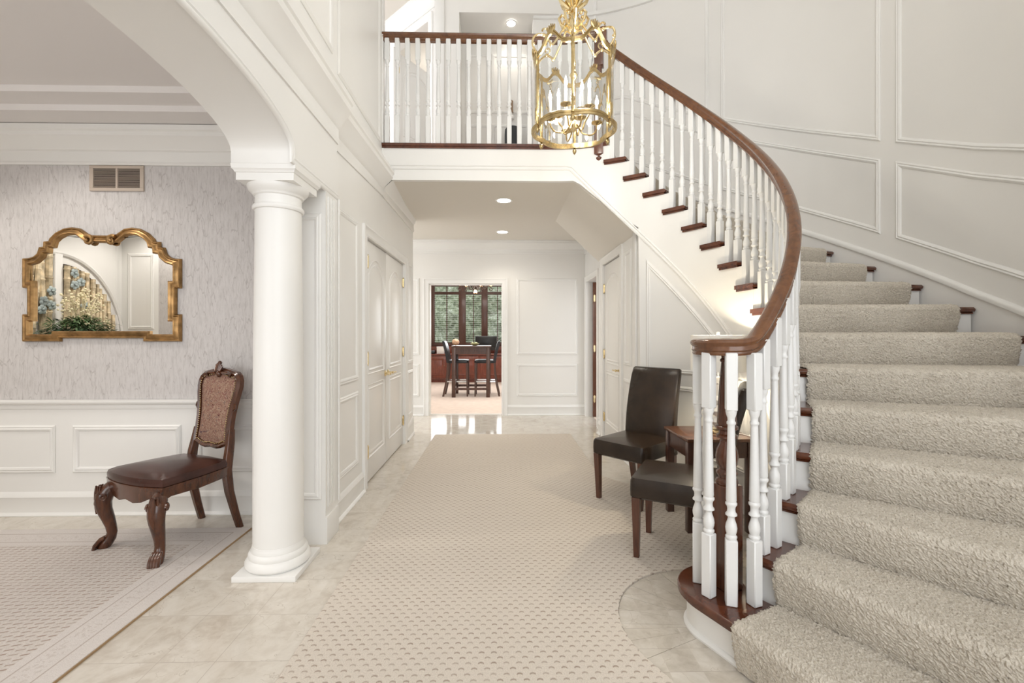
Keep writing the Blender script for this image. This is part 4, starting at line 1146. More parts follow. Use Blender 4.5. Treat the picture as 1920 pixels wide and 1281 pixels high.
# ------------------------------------------------------------------ wall mirror
mr = thing('wall_mirror', 'wide gilt scroll top mirror on the grey crackle wallpaper', 'mirror', (-2.849, YW - .002, 1.246))
mx, wz = -2.849, 1.246
H2 = .545
hp_ = [(0, .735), (.10, .735), (.13, .76), (.165, .785), (.21, .792), (.26, .785), (.31, .758), (.345, .722), (.352, .695), (.385, .692), (.388, .655), (.42, .652), (.432, .615), (.465, .585), (.505, .572), (H2 - .014, .570), (H2 - .014, .405), (H2 - .048, .405), (H2 - .048, .170), (H2 - .014, .170), (H2 - .014, .022), (.315, .022), (.315, .045), (0, .045)]
fr = hp_ + [(-x, z) for x, z in reversed(hp_[1:-1])]
fpts = [V(mx + x, YW, wz + z) for x, z in fr]
bm = B()
FP = [(-.028, .0), (-.028, .026), (-.020, .036), (-.012, .034), (-.004, .024), (.006, .020), (.012, .026), (.018, .026), (.024, .016), (.024, .0)]
sweep(bm, fpts, NB, FP, closed=True, pclosed=True)
for s2 in (-1, 1):
    c = V(mx + s2 * .082, YW - .030, wz + .718)
    pts = [c + V(s2 * (.036 - .0026 * i) * math.cos(i * .6 + .9), -.001 * i, (.036 - .0026 * i) * math.sin(i * .6 + .9)) for i in range(13)]
    tube(bm, pts, [.017 - .0008 * i for i in range(13)], 8); ball(bm, (c.x, c.y - .016, c.z), .013, 10)
obj('frame', bm, M['gold'], mr)
bm = B(); a_ = [bm.verts.new((p.x, YW - .012, p.z)) for p in fpts]; f = bm.faces.new(a_); bmesh.ops.triangulate(bm, faces=[f]); obj('mirror_glass', bm, M['mirror'], mr)
bm = B(); a_ = [bm.verts.new((mx + (p.x - mx) * .99, YW - .004, p.z)) for p in fpts]; f = bm.faces.new(a_); bmesh.ops.triangulate(bm, faces=[f]); obj('backing', bm, M['ventdark'], mr)

# return air grille
vt = thing('air_vent', 'beige return air grille under the crown moulding above the mirror', 'vent', (-2.75, YW, 2.325))
bm = B(); x0, x1, z0, z1 = -2.943, -2.562, 2.325, 2.508
for a, b, c, d in ((x0, x1, z1 - .022, z1), (x0, x1, z0, z0 + .022), (x0, x0 + .026, z0 + .022, z1 - .022), (x1 - .026, x1, z0 + .022, z1 - .022), (-2.759, -2.745, z0 + .022, z1 - .022)): box(bm, a, b, YW - .012, YW, c, d, .0015)
obj('frame', bm, M['vent'], vt)
bm = B()
for i in range(17):
    z = z0 + .026 + i * .0081
    box(bm, x0 + .024, x1 - .024, -.005, .004, -.0011, .0011, Mx=Matrix.Translation(V(0, YW - .006, z)) @ Matrix.Rotation(R_(14), 4, 'X'))
obj('louver', bm, M['vent'], vt)
bm = B(); box(bm, x0 + .02, x1 - .02, YW - .002, YW - .0005, z0 + .02, z1 - .02); obj('backing', bm, M['ventdark'], vt)

# ------------------------------------------------------------------ lantern chandelier
LC = V(.498, 3.07, 0); LRAD = .268; Z0, Z1 = 2.675, 3.135
ch = thing('lantern_chandelier', 'large gilt brass hexagonal glass lantern with candle bulbs hanging in the stairwell', 'chandelier', (LC.x, LC.y, Z0))
rot = R_(-90 - 11.5 + 1)
PA_ = [rot + R_(60) * i for i in range(6)]
def LPt(a, r, z): return V(LC.x + r * math.cos(a), LC.y + r * math.sin(a), z)
for a in PA_:
    bm = B()
    Mx = Matrix.Translation(LPt(a, LRAD, 0)) @ Matrix.Rotation(a, 4, 'Z')
    box(bm, -.008, .008, -.009, .009, Z0, Z1 + .01, .003, Mx)
    for z in (Z1 - .03, Z0 + .06):
        lathe(bm, [(.002, -.05), (.009, -.035), (.013, -.01), (.010, .0), (.014, .015), (.012, .035), (.004, .05)], 8, (0.006, 0, z), Mx=Mx)
    tube(bm, [Mx @ V(x, 0, z) for x, z in ((0, Z1), (.012, Z1 + .02), (.024, Z1 + .018), (.026, Z1 + .004), (.018, Z1 - .002))], [.007, .007, .006, .005, .003], 6)
    obj('post', bm, M['brassd'], ch)
    bm = B(); p = LPt(a, LRAD, Z0); lathe(bm, [(.004, .0), (.010, -.008), (.006, -.014), (.014, -.026), (.015, -.036), (.010, -.048), (.001, -.06)], 10, (p.x, p.y, p.z)); obj('finial', bm, M['brassd'], ch)
bm = B()
ring = []
for i in range(72):
    a = rot + 2 * PI * i / 72; w = (i % 12) / 12
    r = LRAD + .020 * math.sin(PI * w) ** 1.3 - .010; ring.append(LPt(a, r, Z0))
rr = []
for i, p in enumerate(ring):
    d = (p - V(LC.x, LC.y, Z0)).normalized()
    rr.append([p + d * u + V(0, 0, w) for u, w in ((-.008, -.015), (.006, -.015), (.011, -.005), (.006, .002), (.011, .012), (.004, .019), (-.008, .019))])
rings(bm, rr, loop=True); obj('bottom_ring', bm, M['brassd'], ch)
def crest_z(w): return Z1 - .012 + .085 * max(0, math.sin(PI * w)) ** 1.7 - .030 * math.sin(2 * PI * w) ** 2 * (1 if True else 0)
for k in range(6):
    bm = B(); pts = []
    for i in range(17):
        w = i / 16; a = PA_[k] + R_(60) * w; pts.append((a, crest_z(w)))
    rr = []
    for a, z in pts:
        rr.append([LPt(a, LRAD + u, z + v) for u, v in ((-.007, -.014), (.006, -.014), (.011, -.004), (.007, .002), (.012, .010), (.004, .016), (-.007, .014))])
    rings(bm, rr)
    am = PA_[k] + R_(30); p = LPt(am, LRAD + .006, Z1 + .085)
    for j in range(-2, 3):
        q = V(-math.sin(am), math.cos(am), 0)
        tube(bm, [p + q * (.004 * j) + V(0, 0, -.02), p + q * (.012 * j) + V(0, 0, .0), p + q * (.014 * j) + V(0, 0, .034 - .006 * abs(j))], [.006, .008, .004], 6)
    obj('crest_rail', bm, M['brassd'], ch)
    bm = B(); lo, hi = [], []
    for i in range(17):
        w = i / 16; a = PA_[k] + R_(60) * w; lo.append(LPt(a, LRAD - .004, Z0 + .004)); hi.append(LPt(a, LRAD - .004, crest_z(w)))
    for i in range(16):
        q = [bm.verts.new(v) for v in (lo[i], lo[i + 1], hi[i + 1], hi[i])]; bm.faces.new(q)
    bmesh.ops.remove_doubles(bm, verts=bm.verts[:], dist=1e-5)
    obj('glass_pane', bm, M['glass'], ch)
    a = PA_[k]; bm = B()
    sp = [(LRAD, Z1 + .0), (LRAD + .035, Z1 + .055), (LRAD + .02, Z1 + .115), (LRAD - .04, Z1 + .135), (LRAD - .085, Z1 + .105), (LRAD - .10, Z1 + .085), (LRAD - .12, Z1 + .10), (LRAD - .165, Z1 + .17), (LRAD - .205, Z1 + .235), (.05, Z1 + .255)]
    def cat(pts, n=6):
        out = []
        for i in range(len(pts) - 1):
            p0, p1, p2, p3 = pts[max(i - 1, 0)], pts[i], pts[i + 1], pts[min(i + 2, len(pts) - 1)]
            for j in range(n):
                t_ = j / n; out.append(tuple(.5 * (2 * b + (c - a_) * t_ + (2 * a_ - 5 * b + 4 * c - d_) * t_ ** 2 + (-a_ + 3 * b - 3 * c + d_) * t_ ** 3) for a_, b, c, d_ in zip(p0, p1, p2, p3)))
        return out + [pts[-1]]
    tube(bm, [LPt(a, r, z) for r, z in cat(sp)], .0075, 7)
    for r, z in ((LRAD - .045, Z1 + .135), (LRAD - .10, Z1 + .085), (LRAD + .03, Z1 + .06)):
        p = LPt(a, r, z); ball(bm, p, .013, 8)
    tube(bm, [LPt(a, LRAD - .055 + .020 * math.cos(u) , Z1 + .16 + .02 * math.sin(u)) for u in [i * .55 for i in range(10)]], [.007 - .0004 * i for i in range(10)], 6)
    obj('scroll', bm, M['brass'], ch)
bm = B()
lathe(bm, [(.012, 3.33), (.03, 3.335), (.052, 3.36), (.062, 3.385), (.055, 3.41), (.03, 3.425), (.022, 3.44), (.035, 3.455), (.024, 3.475), (.016, 3.49), (.03, 3.51), (.045, 3.53), (.06, 3.545), (.052, 3.57), (.03, 3.59), (.02, 3.6), (.012, 3.62)], 20, (LC.x, LC.y, 0))
for i in range(8):
    a = i * PI / 4
    tube(bm, [LPt(a, r, z) for r, z in ((.03, 3.50), (.055, 3.52), (.085, 3.545), (.10, 3.575), (.09, 3.59))], [.008, .013, .013, .010, .004], 6)
    tube(bm, [LPt(a, r, z) for r, z in ((.045, 3.37), (.085, 3.39), (.10, 3.43), (.08, 3.455), (.06, 3.445))], [.008, .009, .010, .009, .006], 6); p = LPt(a, .06, 3.445); ball(bm, p, .012, 7)
obj('crown_hub', bm, M['brass'], ch)
bm = B(); lathe(bm, [(.006, 2.72), (.006, 3.33)], 10, (LC.x, LC.y, 0)); lathe(bm, [(.004, 3.60), (.004, ZT)], 8, (LC.x, LC.y, 0))
lathe(bm, [(.006, 3.02), (.02, 3.03), (.028, 3.05), (.018, 3.07), (.006, 3.08)], 12, (LC.x, LC.y, 0)); lathe(bm, [(.002, 2.66), (.02, 2.68), (.034, 2.71), (.02, 2.74), (.028, 2.76), (.012, 2.79), (.006, 2.80)], 14, (LC.x, LC.y, 0)); obj('stem', bm, M['brass'], ch)
for i in range(8):
    a = rot + .35 + i * PI / 4; r = .165 if i % 2 == 0 else .115; zb = 2.735 if i % 2 == 0 else 2.80
    bm = B(); tube(bm, [LPt(a, q, z) for q, z in cat([(.02, 2.73), (.06, 2.665), (r * .75, 2.655 + zb - 2.735), (r * .97, 2.69 + zb - 2.735), (r, zb)])], .0055, 7); arm = obj('candle_arm', bm, M['brassd'], ch)
    p = LPt(a, r, zb)
    bm = B(); lathe(bm, [(.004, -.012), (.014, -.006), (.036, .004), (.038, .009), (.02, .006), (.012, .012), (.013, .02), (.001, .02)], 16, p); obj('drip_pan', bm, M['brassd'], arm)
    bm = B(); lathe(bm, [(.0095, .015), (.0095, .125), (.001, .127)], 12, p); obj('candle_sleeve', bm, M['whitebox'], arm)
    bm = B(); lathe(bm, [(.004, .125), (.010, .138), (.0115, .152), (.008, .168), (.003, .186), (.0005, .196)], 12, p); obj('bulb', bm, M['bulb'], arm)

# recessed can lights
def can(x, y, z, label, r=.075):
    t = thing('recessed_light', label, 'light', (x, y, z))
    bm = B(); lathe(bm, [(r, -.004), (r + .018, -.006), (r + .022, -.001), (r + .01, .0)], 32, (x, y, z), caps=False); obj('trim_ring', bm, M['whitebox'], t)
    bm = B(); lathe(bm, [(.001, -.003), (r, -.003), (r, -.001), (.001, -.001)], 28, (x, y, z)); obj('lens', bm, M['canlight'], t)
can(.043, 5.035, ZC, 'round recessed light in the hall ceiling nearest the landing edge')
can(.034, 6.59, ZC, 'round recessed light in the hall ceiling nearest the far doorway')
can(.14, 5.76, 5.23, 'round recessed light above the upstairs alcove', .055)

# ------------------------------------------------------------------ upstairs alcove things
uc = thing('upholstered_chair', 'charcoal rounded chair back seen between the landing balusters', 'chair', (.165, 5.66, ZL))
bm = B(); pillow(bm, rrect(.40, .40, .08, 5, .165, 5.66), ZL + .30, ZL + .42, .02, .03); obj('seat', bm, M['greybox'], uc)
bm = B(); rr = []
for y in (5.80, 5.81, 5.86, 5.87):
    k = .97 if y in (5.80, 5.87) else 1
    pts = [(.165 + k * x, ZL + z) for x, z in [(-.105, .3), (.105, .3), (.105, .72)] + [(.105 * math.cos(R_(a)) if True else 0, .76 + .07 * math.sin(R_(a)) ) for a in range(10, 180, 17)] + [(-.105, .72)]]
    rr.append([V(x, y, z) for x, z in pts])
rings(bm, rr); obj('backrest', bm, M['greybox'], uc)
for sx in (-.08, .08):
    for y in (5.52, 5.82):
        bm = B(); box(bm, .165 + sx - .018, .165 + sx + .018, y - .018, y + .018, ZL, ZL + .31); obj('leg', bm, M['tablewood'], uc)
wl = thing('wall_sconce', 'small brown shaded wall lamp above the charcoal upstairs chair', 'lamp', (.15, 5.98, 4.2))
bm = B(); rr = [[V(.15 + x * k - .01, y, z) for x, z in ((-.032, 4.33), (.012, 4.345), (.03, 4.335), (.028, 4.24), (.03, 4.19), (-.005, 4.185))] for y, k in ((5.92, .9), (5.925, 1), (5.97, 1), (5.978, .9))]
rings(bm, rr); obj('lamp_shade', bm, M['brownshade'], wl)
bm = B(); lathe(bm, [(.001, 4.10), (.03, 4.105), (.038, 4.125), (.03, 4.15), (.012, 4.16), (.012, 4.2)], 18, (.15, 5.945, 0)); obj('base', bm, M['whitebox'], wl)

# ------------------------------------------------------------------ breakfast room things
pt = thing('pub_table', 'tall dark brown square table seen through the far doorway', 'table', (-.595, 9.62, 0))
ty = 9.30
bm = B(); box(bm, -1.0, -.19, 9.26, 9.98, 1.022, 1.05, .004); obj('tabletop', bm, M['tablewood'], pt)
bm = B()
for y in (9.30, 9.92): box(bm, -.94, -.25, y, y + .02, .88, 1.022)
for x in (-.96, -.25): box(bm, x, x + .02, 9.30, 9.94, .88, 1.022)
for i in range(12): box(bm, -.90 + i * .055, -.875 + i * .055, 9.292, 9.30, .93, .965)
obj('apron', bm, M['tablewood'], pt)
for x in (-.945, -.245):
    for y in (9.31, 9.93): bm = B(); box(bm, x - .038, x + .038, y - .038, y + .038, 0, 1.022, .003); obj('leg', bm, M['tablewood'], pt)
bm = B(); box(bm, -.91, -.28, 9.295, 9.325, .15, .20); box(bm, -.91, -.28, 9.915, 9.945, .15, .20); box(bm, -.96, -.93, 9.34, 9.9, .15, .20); box(bm, -.26, -.23, 9.34, 9.9, .15, .20); obj('stretcher', bm, M['tablewood'], pt)
def counter_chair(loc, rz, label):
    t = thing('counter_chair', label, 'chair', loc, rz, 'counter chairs at the tall table')
    bm = B(); pillow(bm, rrect(.44, .44, .04, 4, 0, 0), .69, .75, .015, .02); obj('seat', bm, M['bleather'], t, local=True)
    bm = B(); rr = []
    for i in range(9):
        f = i / 8; z = .70 + .45 * f; y = -.20 - .10 * f ** 1.4; w = .215 if i < 8 else .20; h = .03 if i < 8 else .02
        rr.append([V(-w, y - h, z), V(w, y - h, z), V(w, y + h, z), V(0, y + h + .006, z), V(-w, y + h, z)])
    rings(bm, rr); obj('backrest', bm, M['bleather'], t, local=True)
    for sx in (-1, 1):
        bm = B(); taper_leg(bm, sx * .19, .20, .03, 0, sx * .19, .19, .042, .70); obj('leg', bm, M['tablewood'], t, local=True)
        bm = B(); rings(bm, [[V(sx * .19 + a * .02, y + b * .02, z) for a, b in ((-1, -1), (1, -1), (1, 1), (-1, 1))] for z, y in ((0, -.30), (.25, -.245), (.5, -.21), (.70, -.20))]); obj('leg', bm, M['tablewood'], t, local=True)
    bm = B(); box(bm, -.19, .19, .185, .205, .28, .31); box(bm, -.2, -.18, -.22, .19, .30, .325); box(bm, .18, .2, -.22, .19, .30, .325); obj('footrail', bm, M['chrome'], t, local=True)
    return t
counter_chair((-.875, 9.62, 0), heading(1, 0), 'black leather counter chair on the left of the tall table, facing right')
counter_chair((-.315, 9.62, 0), heading(-1, 0), 'black leather counter chair on the right of the tall table, facing left')
sh = thing('decor_shell', 'round banded orange shell ornament on the tall table', 'ornament', (-.925, 9.50, 1.05))
bm = B()
for i in range(16):
    a = i * .62; r = .075 * (1 - i / 22); ball(bm, (-.925 + .055 * (i / 16) * math.cos(a), 9.50, 1.05 + .075 + .02 * math.sin(a) * i / 16), r, 12, (1.05, .8, .95))
obj('shell_body', bm, M['shell'], sh)
bw = thing('fruit_bowl', 'shallow green bowl on the tall table', 'bowl', (-.53, 9.56, 1.05))
bm = B(); lathe(bm, [(.03, 0), (.05, .004), (.085, .03), (.098, .052), (.094, .054), (.08, .034), (.045, .012), (.001, .01)], 24, (-.53, 9.56, 1.05)); obj('bowl_body', bm, M['bowl'], bw)
bm = B()
for i in range(7): ball(bm, (-.53 + .05 * math.cos(i), 9.56 + .05 * math.sin(i), 1.085 + .01 * (i % 2)), .028, 8)
obj('fruit', bm, M['bowl'], bw); bpy.data.objects['fruit']['kind'] = 'stuff'
# mahogany buffet under the window
bf = thing('window_buffet', 'long red mahogany cabinet under the breakfast room window', 'cabinet', (-.6, 12.3, 0))
bm = B(); box(bm, -2.3, 1.2, 12.14, 12.66, .09, .735); box(bm, -2.28, 1.18, 12.2, 12.66, 0, .09); obj('body', bm, M['mahog'], bf)
bm = B(); box(bm, -2.34, 1.24, 12.08, 12.68, .735, .765, .006); box(bm, -2.34, 1.24, 12.56, 12.68, .765, .95, .004); obj('top', bm, M['mahog'], bf)
for i in range(4):
    x0 = -2.24 + i * .86
    bm = B(); box(bm, x0, x0 + .80, 12.118, 12.14, .13, .70, .004); PB_ = lambda a, b: V(a, 12.118, b); pm(bm, rect(PB_, x0 + .08, x0 + .72, .21, .62), NB); dr = obj('door', bm, M['mahog'], bf)
    bm = B(); ball(bm, (x0 + .76, 12.105, .45), .012, 8); obj('knob', bm, M['brassd'], dr)
mo = thing('monitor', 'black flat monitor standing on the mahogany cabinet', 'monitor', (-.36, 12.2, .765))
bm = B(); box(bm, -.665, -.08, 12.0 + .18, 12.0 + .215, .86, 1.235, .008); obj('screen', bm, M['black'], mo)
bm = B(); box(bm, -.50, -.24, 12.11, 12.29, .765, .778, .004); box(bm, -.40, -.34, 12.2, 12.23, .77, .90); obj('stand', bm, M['black'], mo)
wb = thing('storage_box', 'small white box on the left end of the mahogany cabinet', 'box', (-1.59, 12.25, .765))
bm = B(); box(bm, -1.69, -1.50, 12.18, 12.32, .765, .935, .006); obj('body', bm, M['whitebox'], wb)
bm = B(); box(bm, -1.694, -1.496, 12.176, 12.324, .925, .955, .006); obj('lid', bm, M['whitebox'], wb)
pb = thing('printer', 'low black device at the far left of the mahogany cabinet', 'printer', (-1.9, 12.3, .765))
bm = B(); box(bm, -2.1, -1.74, 12.15, 12.48, .765, .85, .01); obj('body', bm, M['black'], pb)
bm = B(); box(bm, -2.05, -1.79, 12.11, 12.2, .80, .812, .003, ); obj('tray', bm, M['black'], pb)
# wrought iron chandelier
ic = thing('iron_chandelier', 'dark wrought iron scroll chandelier hanging over the tall table', 'chandelier', (-.52, 9.6, 2.2))
ix, iy = -.52, 9.6
bm = B(); lathe(bm, [(.001, 2.23), (.02, 2.24), (.03, 2.28), (.015, 2.32), (.02, 2.5), (.006, 2.52), (.006, 2.85)], 12, (ix, iy, 0)); obj('stem', bm, M['iron'], ic)
for i in range(6):
    a = i * PI / 3 + .2; bm = B()
    tube(bm, [V(ix + r * math.cos(a), iy + r * math.sin(a), z) for r, z in cat([(.02, 2.30), (.10, 2.235), (.18, 2.25), (.24, 2.31), (.31, 2.30), (.36, 2.245), (.33, 2.21), (.30, 2.235), (.315, 2.26)])], .009, 6)
    tube(bm, [V(ix + r * math.cos(a), iy + r * math.sin(a), z) for r, z in cat([(.14, 2.36), (.19, 2.31), (.165, 2.275), (.14, 2.30), (.155, 2.32)])], .007, 6)
    am = obj('scroll_arm', bm, M['iron'], ic)
    bm = B(); lathe(bm, [(.012, 2.31), (.035, 2.33), (.045, 2.39), (.05, 2.41)], 12, (ix + .33 * math.cos(a), iy + .33 * math.sin(a), 0)); obj('cup', bm, M['amber'], am)
bm = B(); lathe(bm, [(.018, 2.225), (.03, 2.21), (.042, 2.16), (.04, 2.155), (.02, 2.19)], 14, (ix, iy, 0)); obj('bell_shade', bm, M['amber'], ic)
bm = B(); ball(bm, (ix, iy, 2.145), .016, 8); obj('drop', bm, M['iron'], ic)
# window blinds
for n_, (x0, x1) in enumerate(((-1.81, -1.155), (-.95, -.525), (-.34, .185))):
    t_ = thing('window_blind', ['horizontal slat blind in the left window panel', 'horizontal slat blind in the middle window panel', 'horizontal slat blind in the right window panel'][n_], 'blind', ((x0 + x1) / 2, 12.66, 1.06), 0, 'blinds in the breakfast room window')
    bm = B()
    for z in [1.09 + .058 * i for i in range(27)]:
        if 2.37 < z < 2.48: continue
        box(bm, x0, x1, -.022, .022, -.003, .003, Mx=Matrix.Translation(V(0, 12.655, z)) @ Matrix.Rotation(R_(3), 4, 'X'))
    obj('slats', bm, M['slat'], t_)
    bm = B(); 
    for x in ((x0 + x1) / 2,): box(bm, x - .006, x + .006, 12.628, 12.634, 1.08, 2.62)
    obj('ladder_tape', bm, M['winwood'], t_)
# hedge beyond the window
bm = B(); R4 = random.Random(11); rr = []
for j in range(44):
    z = j / 43 * 4.2; row = []
    for i in range(90):
        x = -8 + i / 89 * 14; y = 15.2 + .35 * noise.noise(V(x * 1.2, z * 1.2, 3)) + .16 * noise.noise(V(x * 4, z * 4, 8)) + R4.uniform(-.06, .06) - .0 * z
        row.append(V(x, y, z - .2))
    rr.append(row)
back = [[V(p.x, p.y + 1.2, p.z) for p in r] for r in (rr[-1], rr[0])]
rings(bm, rr + back, closed=False, loop=True)
obj('hedge', bm, M['hedge'], label='tall leafy green hedge outside the breakfast room window', cat='hedge', kind='stuff')
bm = B(); box(bm, -12, 10, 12.9, 19, -.2, -.05); struct('floor', bm, M['green'])

# ------------------------------------------------------------------ mirrored wall: bamboo relief and flower arrangement
def in_arch(y, z): return y < 1.565 and ((1.565 - y) / .66) ** 2 + max(0, (z - 1.16) / .90) ** 2 < 1
ba_ = thing('bamboo_relief', 'quarter arch bamboo relief with blue flowers seen in the mirror', 'wall art', (-4.78, 1.25, 1.15))
bm = B(); y = 1.55
R5 = random.Random(9)
while y > .95:
    zt_ = 1.16 + .90 * math.sqrt(max(0, 1 - ((1.565 - y) / .66) ** 2)); w = R5.uniform(.026, .040); z = 1.16; pts, rad = [], []
    tilt = R5.uniform(-.03, .03)
    while z < zt_:
        seg = R5.uniform(.10, .2); z2 = min(zt_, z + seg)
        for zz, k in ((z, 1.12), (z + .012, .95), ((z + z2) / 2, .92), (z2 - .012, .95)): pts.append(V(-4.755, y + tilt * (zz - 1.5), zz)); rad.append((w * .8 * k, w * k))
        z = z2
    if len(pts) > 2: tube(bm, pts, rad, 8)
    y -= w * 1.75
obj('bamboo_stalks', bm, M['bamboo'], ba_)
bm = B(); pl = [(1.575, 1.16)] + [(1.565 - .665 * math.sin(R_(t_)), 1.16 + .905 * math.cos(R_(t_))) for t_ in range(0, 91, 6)]
yz_prism(bm, pl, -4.80, -4.775); obj('panel', bm, M['ventdark'], ba_)
def flowers(par, cl):
    bm = B()
    for (y, z) in cl:
        for i in range(5):
            a = i * 2 * PI / 5 + y * 40; ball(bm, (-4.715, y + .030 * math.cos(a), z + .030 * math.sin(a)), .024, 8, (.35, 1, 1))
        ball(bm, (-4.70, y, z), .014, 7)
    obj('blossoms', bm, M['bluefl'], par)
flowers(ba_, [(1.50, 1.97), (1.42, 1.88), (1.50, 1.84), (1.38, 1.62)])
bs_ = thing('bamboo_relief', 'narrow upright bamboo relief at the left edge of the mirror', 'wall art', (-4.78, 1.83, 1.15))
bm = B()
for y, z0, z1, tl in ((1.90, 1.16, 2.35, -.10), (1.83, 1.16, 2.3, .06), (1.76, 1.16, 2.35, -.01), (1.96, 1.16, 2.3, .0)):
    z = z0; pts, rad = [], []
    while z < z1:
        z2 = z + R5.uniform(.14, .24)
        for zz, k in ((z, 1.12), (z + .012, .95), ((z + z2) / 2, .92), (z2 - .012, .95)): pts.append(V(-4.75, y + tl * (zz - 1.7), zz)); rad.append((.03 * k, .036 * k))
        z = z2
    tube(bm, pts, rad, 8)
obj('bamboo_stalks', bm, M['bamboo'], bs_); flowers(bs_, [(1.76, 1.75), (1.84, 1.64), (1.76, 1.60), (1.86, 1.55)])
fa = thing('flower_arrangement', 'bushy dried flower arrangement with green foliage seen in the mirror', 'plant', (-4.45, 1.72, 1.15))
fx, fy, fz = -4.45, 1.72, 1.25
bm = B(); lathe(bm, [(.001, 1.15), (.10, 1.15), (.13, 1.26), (.14, 1.32), (.12, 1.33)], 20, (fx, fy, 0)); obj('planter', bm, M['ventdark'], fa)
bm = B()
def blade(bm, p, d, l, w, droop):
    d = d.normalized(); s = d.cross(V(0, 0, 1)); s = s.normalized() if s.length > .01 else V(1, 0, 0); a = []
    for i in range(5):
        f = i / 4; q = p + d * (l * f) + V(0, 0, -droop * f * f); ww = w * math.sin(PI * (.12 + .85 * f)); a.append((bm.verts.new(q - s * ww), bm.verts.new(q + s * ww)))
    for i in range(4): bm.faces.new((a[i][0], a[i][1], a[i + 1][1], a[i + 1][0]))
for i in range(900):
    a = R5.uniform(0, 2 * PI); r = R5.uniform(.02, .36) ; h = R5.uniform(.06, .22) * (1 - r * 1.2); p = V(fx + r * .45 * math.cos(a), fy + r * math.sin(a), fz + .04 + h)
    blade(bm, p, V(math.cos(a) * .6 + R5.uniform(-.5, .5), math.sin(a) + R5.uniform(-.5, .5), R5.uniform(-.15, .7)), R5.uniform(.05, .12), R5.uniform(.004, .010), .03)
obj('foliage', bm, M['green'], fa, ang=180)['kind'] = 'stuff'
bm = B()
for i in range(350):
    a = R5.uniform(0, 2 * PI); r = R5.uniform(.1, .34); p = V(fx + r * .4 * math.cos(a), fy + r * math.sin(a), fz + R5.uniform(.03, .11))
    blade(bm, p, V(math.cos(a) * .6, math.sin(a) + R5.uniform(-.4, .4), R5.uniform(-.2, .4)), R5.uniform(.07, .14), R5.uniform(.006, .012), .05)
obj('fern', bm, M['dgreen'], fa, ang=180)['kind'] = 'stuff'
bm = B()
for i in range(170):
    a = R5.uniform(0, 2 * PI); r = R5.uniform(0, .27); z = fz + R5.uniform(.24, .56) - r * .4; p = (fx + r * .5 * math.cos(a), fy - .03 + r * math.sin(a), z)
    ball(bm, p, R5.uniform(.008, .014), 6)
    if i % 3 == 0: tube(bm, [V(fx, fy, fz + .08), V((fx + p[0]) / 2, (fy + p[1]) / 2, (fz + z) / 2 + .05), p], .002, 4)
obj('berries', bm, M['yellow'], fa)['kind'] = 'stuff'
bm = B()
for d, l in ((V(.2, -1, .5), .30), (V(.2, -.9, .25), .34), (V(0, .9, .5), .32), (V(.1, .6, .9), .22), (V(.2, -.4, .8), .24), (V(.1, 1, .3), .26), (V(.3, -.2, .6), .2)):
    blade(bm, V(fx, fy, fz + .12), d, l, .012, .08)
obj('red_leaf', bm, M['burg'], fa, ang=180)
# ------------------------------------------------------------------ light
def area(name, loc, rot, sx, sy, e, col=(1, 1, 1), spread=180):
    l = bpy.data.lights.new(name, 'AREA'); l.shape = 'RECTANGLE'; l.size = sx; l.size_y = sy; l.energy = e; l.color = col; l.spread = R_(spread)
    o = bpy.data.objects.new(name, l); COL.objects.link(o); o.location = loc; o.rotation_euler = rot; return o
def point(name, loc, e, col=(1, .9, .75), r=.03):
    l = bpy.data.lights.new(name, 'POINT'); l.energy = e; l.color = col; l.shadow_soft_size = r
    o = bpy.data.objects.new(name, l); COL.objects.link(o); o.location = loc; return o
def spot(name, loc, e, ang=110, col=(1, .92, .8), r=.05, blend=.6, rot=(0, 0, 0)):
    l = bpy.data.lights.new(name, 'SPOT'); l.energy = e; l.color = col; l.shadow_soft_size = r; l.spot_size = R_(ang); l.spot_blend = blend
    o = bpy.data.objects.new(name, l); COL.objects.link(o); o.location = loc; o.rotation_euler = rot; return o
DAY = (.97, .985, 1.0)
area('front_window_daylight', ((WX0 + WX1) / 2, -2.22, (WZ0 + WZ1) / 2), (R_(90), 0, 0), WX1 - WX0, WZ1 - WZ0, 48, DAY)
# lantern bulbs
for i in range(8):
    a = rot + .35 + i * PI / 4; r = .165 if i % 2 == 0 else .115; zb = 2.735 if i % 2 == 0 else 2.80
    point('candle_light', LPt(a, r, zb + .165), 8, (1, .94, .85), .02)
area('foyer_ambient_fill', (.9, 1.0, ZT - .05), (0, 0, 0), 2.4, 2.4, 14, (1, .97, .92))  # added overhead fill, no fixture; lifts the ambient in the foyer
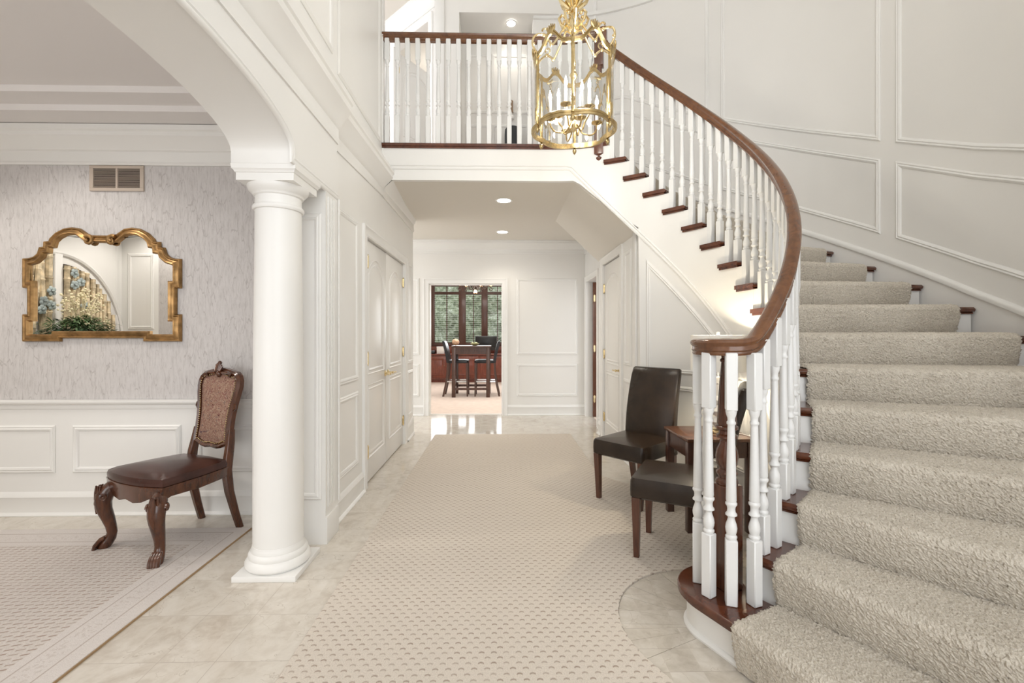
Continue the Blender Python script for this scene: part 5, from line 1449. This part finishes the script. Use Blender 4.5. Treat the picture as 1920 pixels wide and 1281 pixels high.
# recessed lights
spot('can_light_near', (.043, 5.035, ZC - .02), 26, 130); spot('can_light_far', (.034, 6.59, ZC - .02), 24, 130)
spot('can_light_alcove', (.14, 5.76, 5.20), 9, 120)
point('upper_hall_light', (-1.0, 7.2, 5.2), 6, (1, .95, .88), .1)
point('upper_landing_light', (-.2, 5.0, 5.9), 2, (1, .95, .88), .12)
point('lamp_bulb', (lx, ly, 1.17), 19, (1, .86, .62), .03)
# dining room
area('dining_window_daylight', (-3.2, -2.2, 1.6), (R_(90), 0, 0), 2.6, 2.2, 62, DAY)
for x, y in ((-4.1, 1.2), (-4.1, 2.4), (-3.0, 1.0), (-3.0, 2.6)): spot('dining_can', (x, y, 2.80), 42 if x < -4 else 30, 140, (1, .95, .88))
# breakfast room
area('breakfast_window_daylight', (-.6, 12.6, 1.85), (R_(-90), 0, 0), 2.6, 1.6, 45, DAY)
area('breakfast_fill', (-.3, 9.3, 2.8), (0, 0, 0), 2.2, 2.2, 75, (1, .97, .93))  # fill added to brighten the room and the blind slats, not a real fixture
point('side_hall_light', (-2.6, 6.4, 2.5), 22, (1, .95, .88), .1)

w = bpy.data.worlds.new('sky'); sc.world = w; w.use_nodes = True
bg = w.node_tree.nodes['Background']; bg.inputs[0].default_value = (.93, .96, 1, 1); bg.inputs[1].default_value = 3.0

# ------------------------------------------------------------------ camera
cam = bpy.data.cameras.new('camera'); co = bpy.data.objects.new('camera', cam); COL.objects.link(co)
cam.sensor_width = 36; cam.lens = 853.3 / 1920 * 36; cam.clip_start = .05
co.location = (0, 0, 1.3); co.rotation_euler = (R_(90), 0, R_(-1.3))
cam.shift_x = (960 - 957) / 1920; cam.shift_y = -(640.5 - 626) / 1920
sc.camera = co
sc.view_settings.view_transform = 'Standard'; sc.view_settings.look = 'None'; sc.view_settings.gamma = 1; sc.view_settings.exposure = -.06
sc.view_settings.use_curve_mapping = False
sc.cycles.use_denoising = True
sc.cycles.max_bounces = 10; sc.cycles.diffuse_bounces = 5; sc.cycles.transparent_max_bounces = 16; sc.cycles.sample_clamp_indirect = 6; sc.cycles.caustics_reflective = False; sc.cycles.caustics_refractive = False
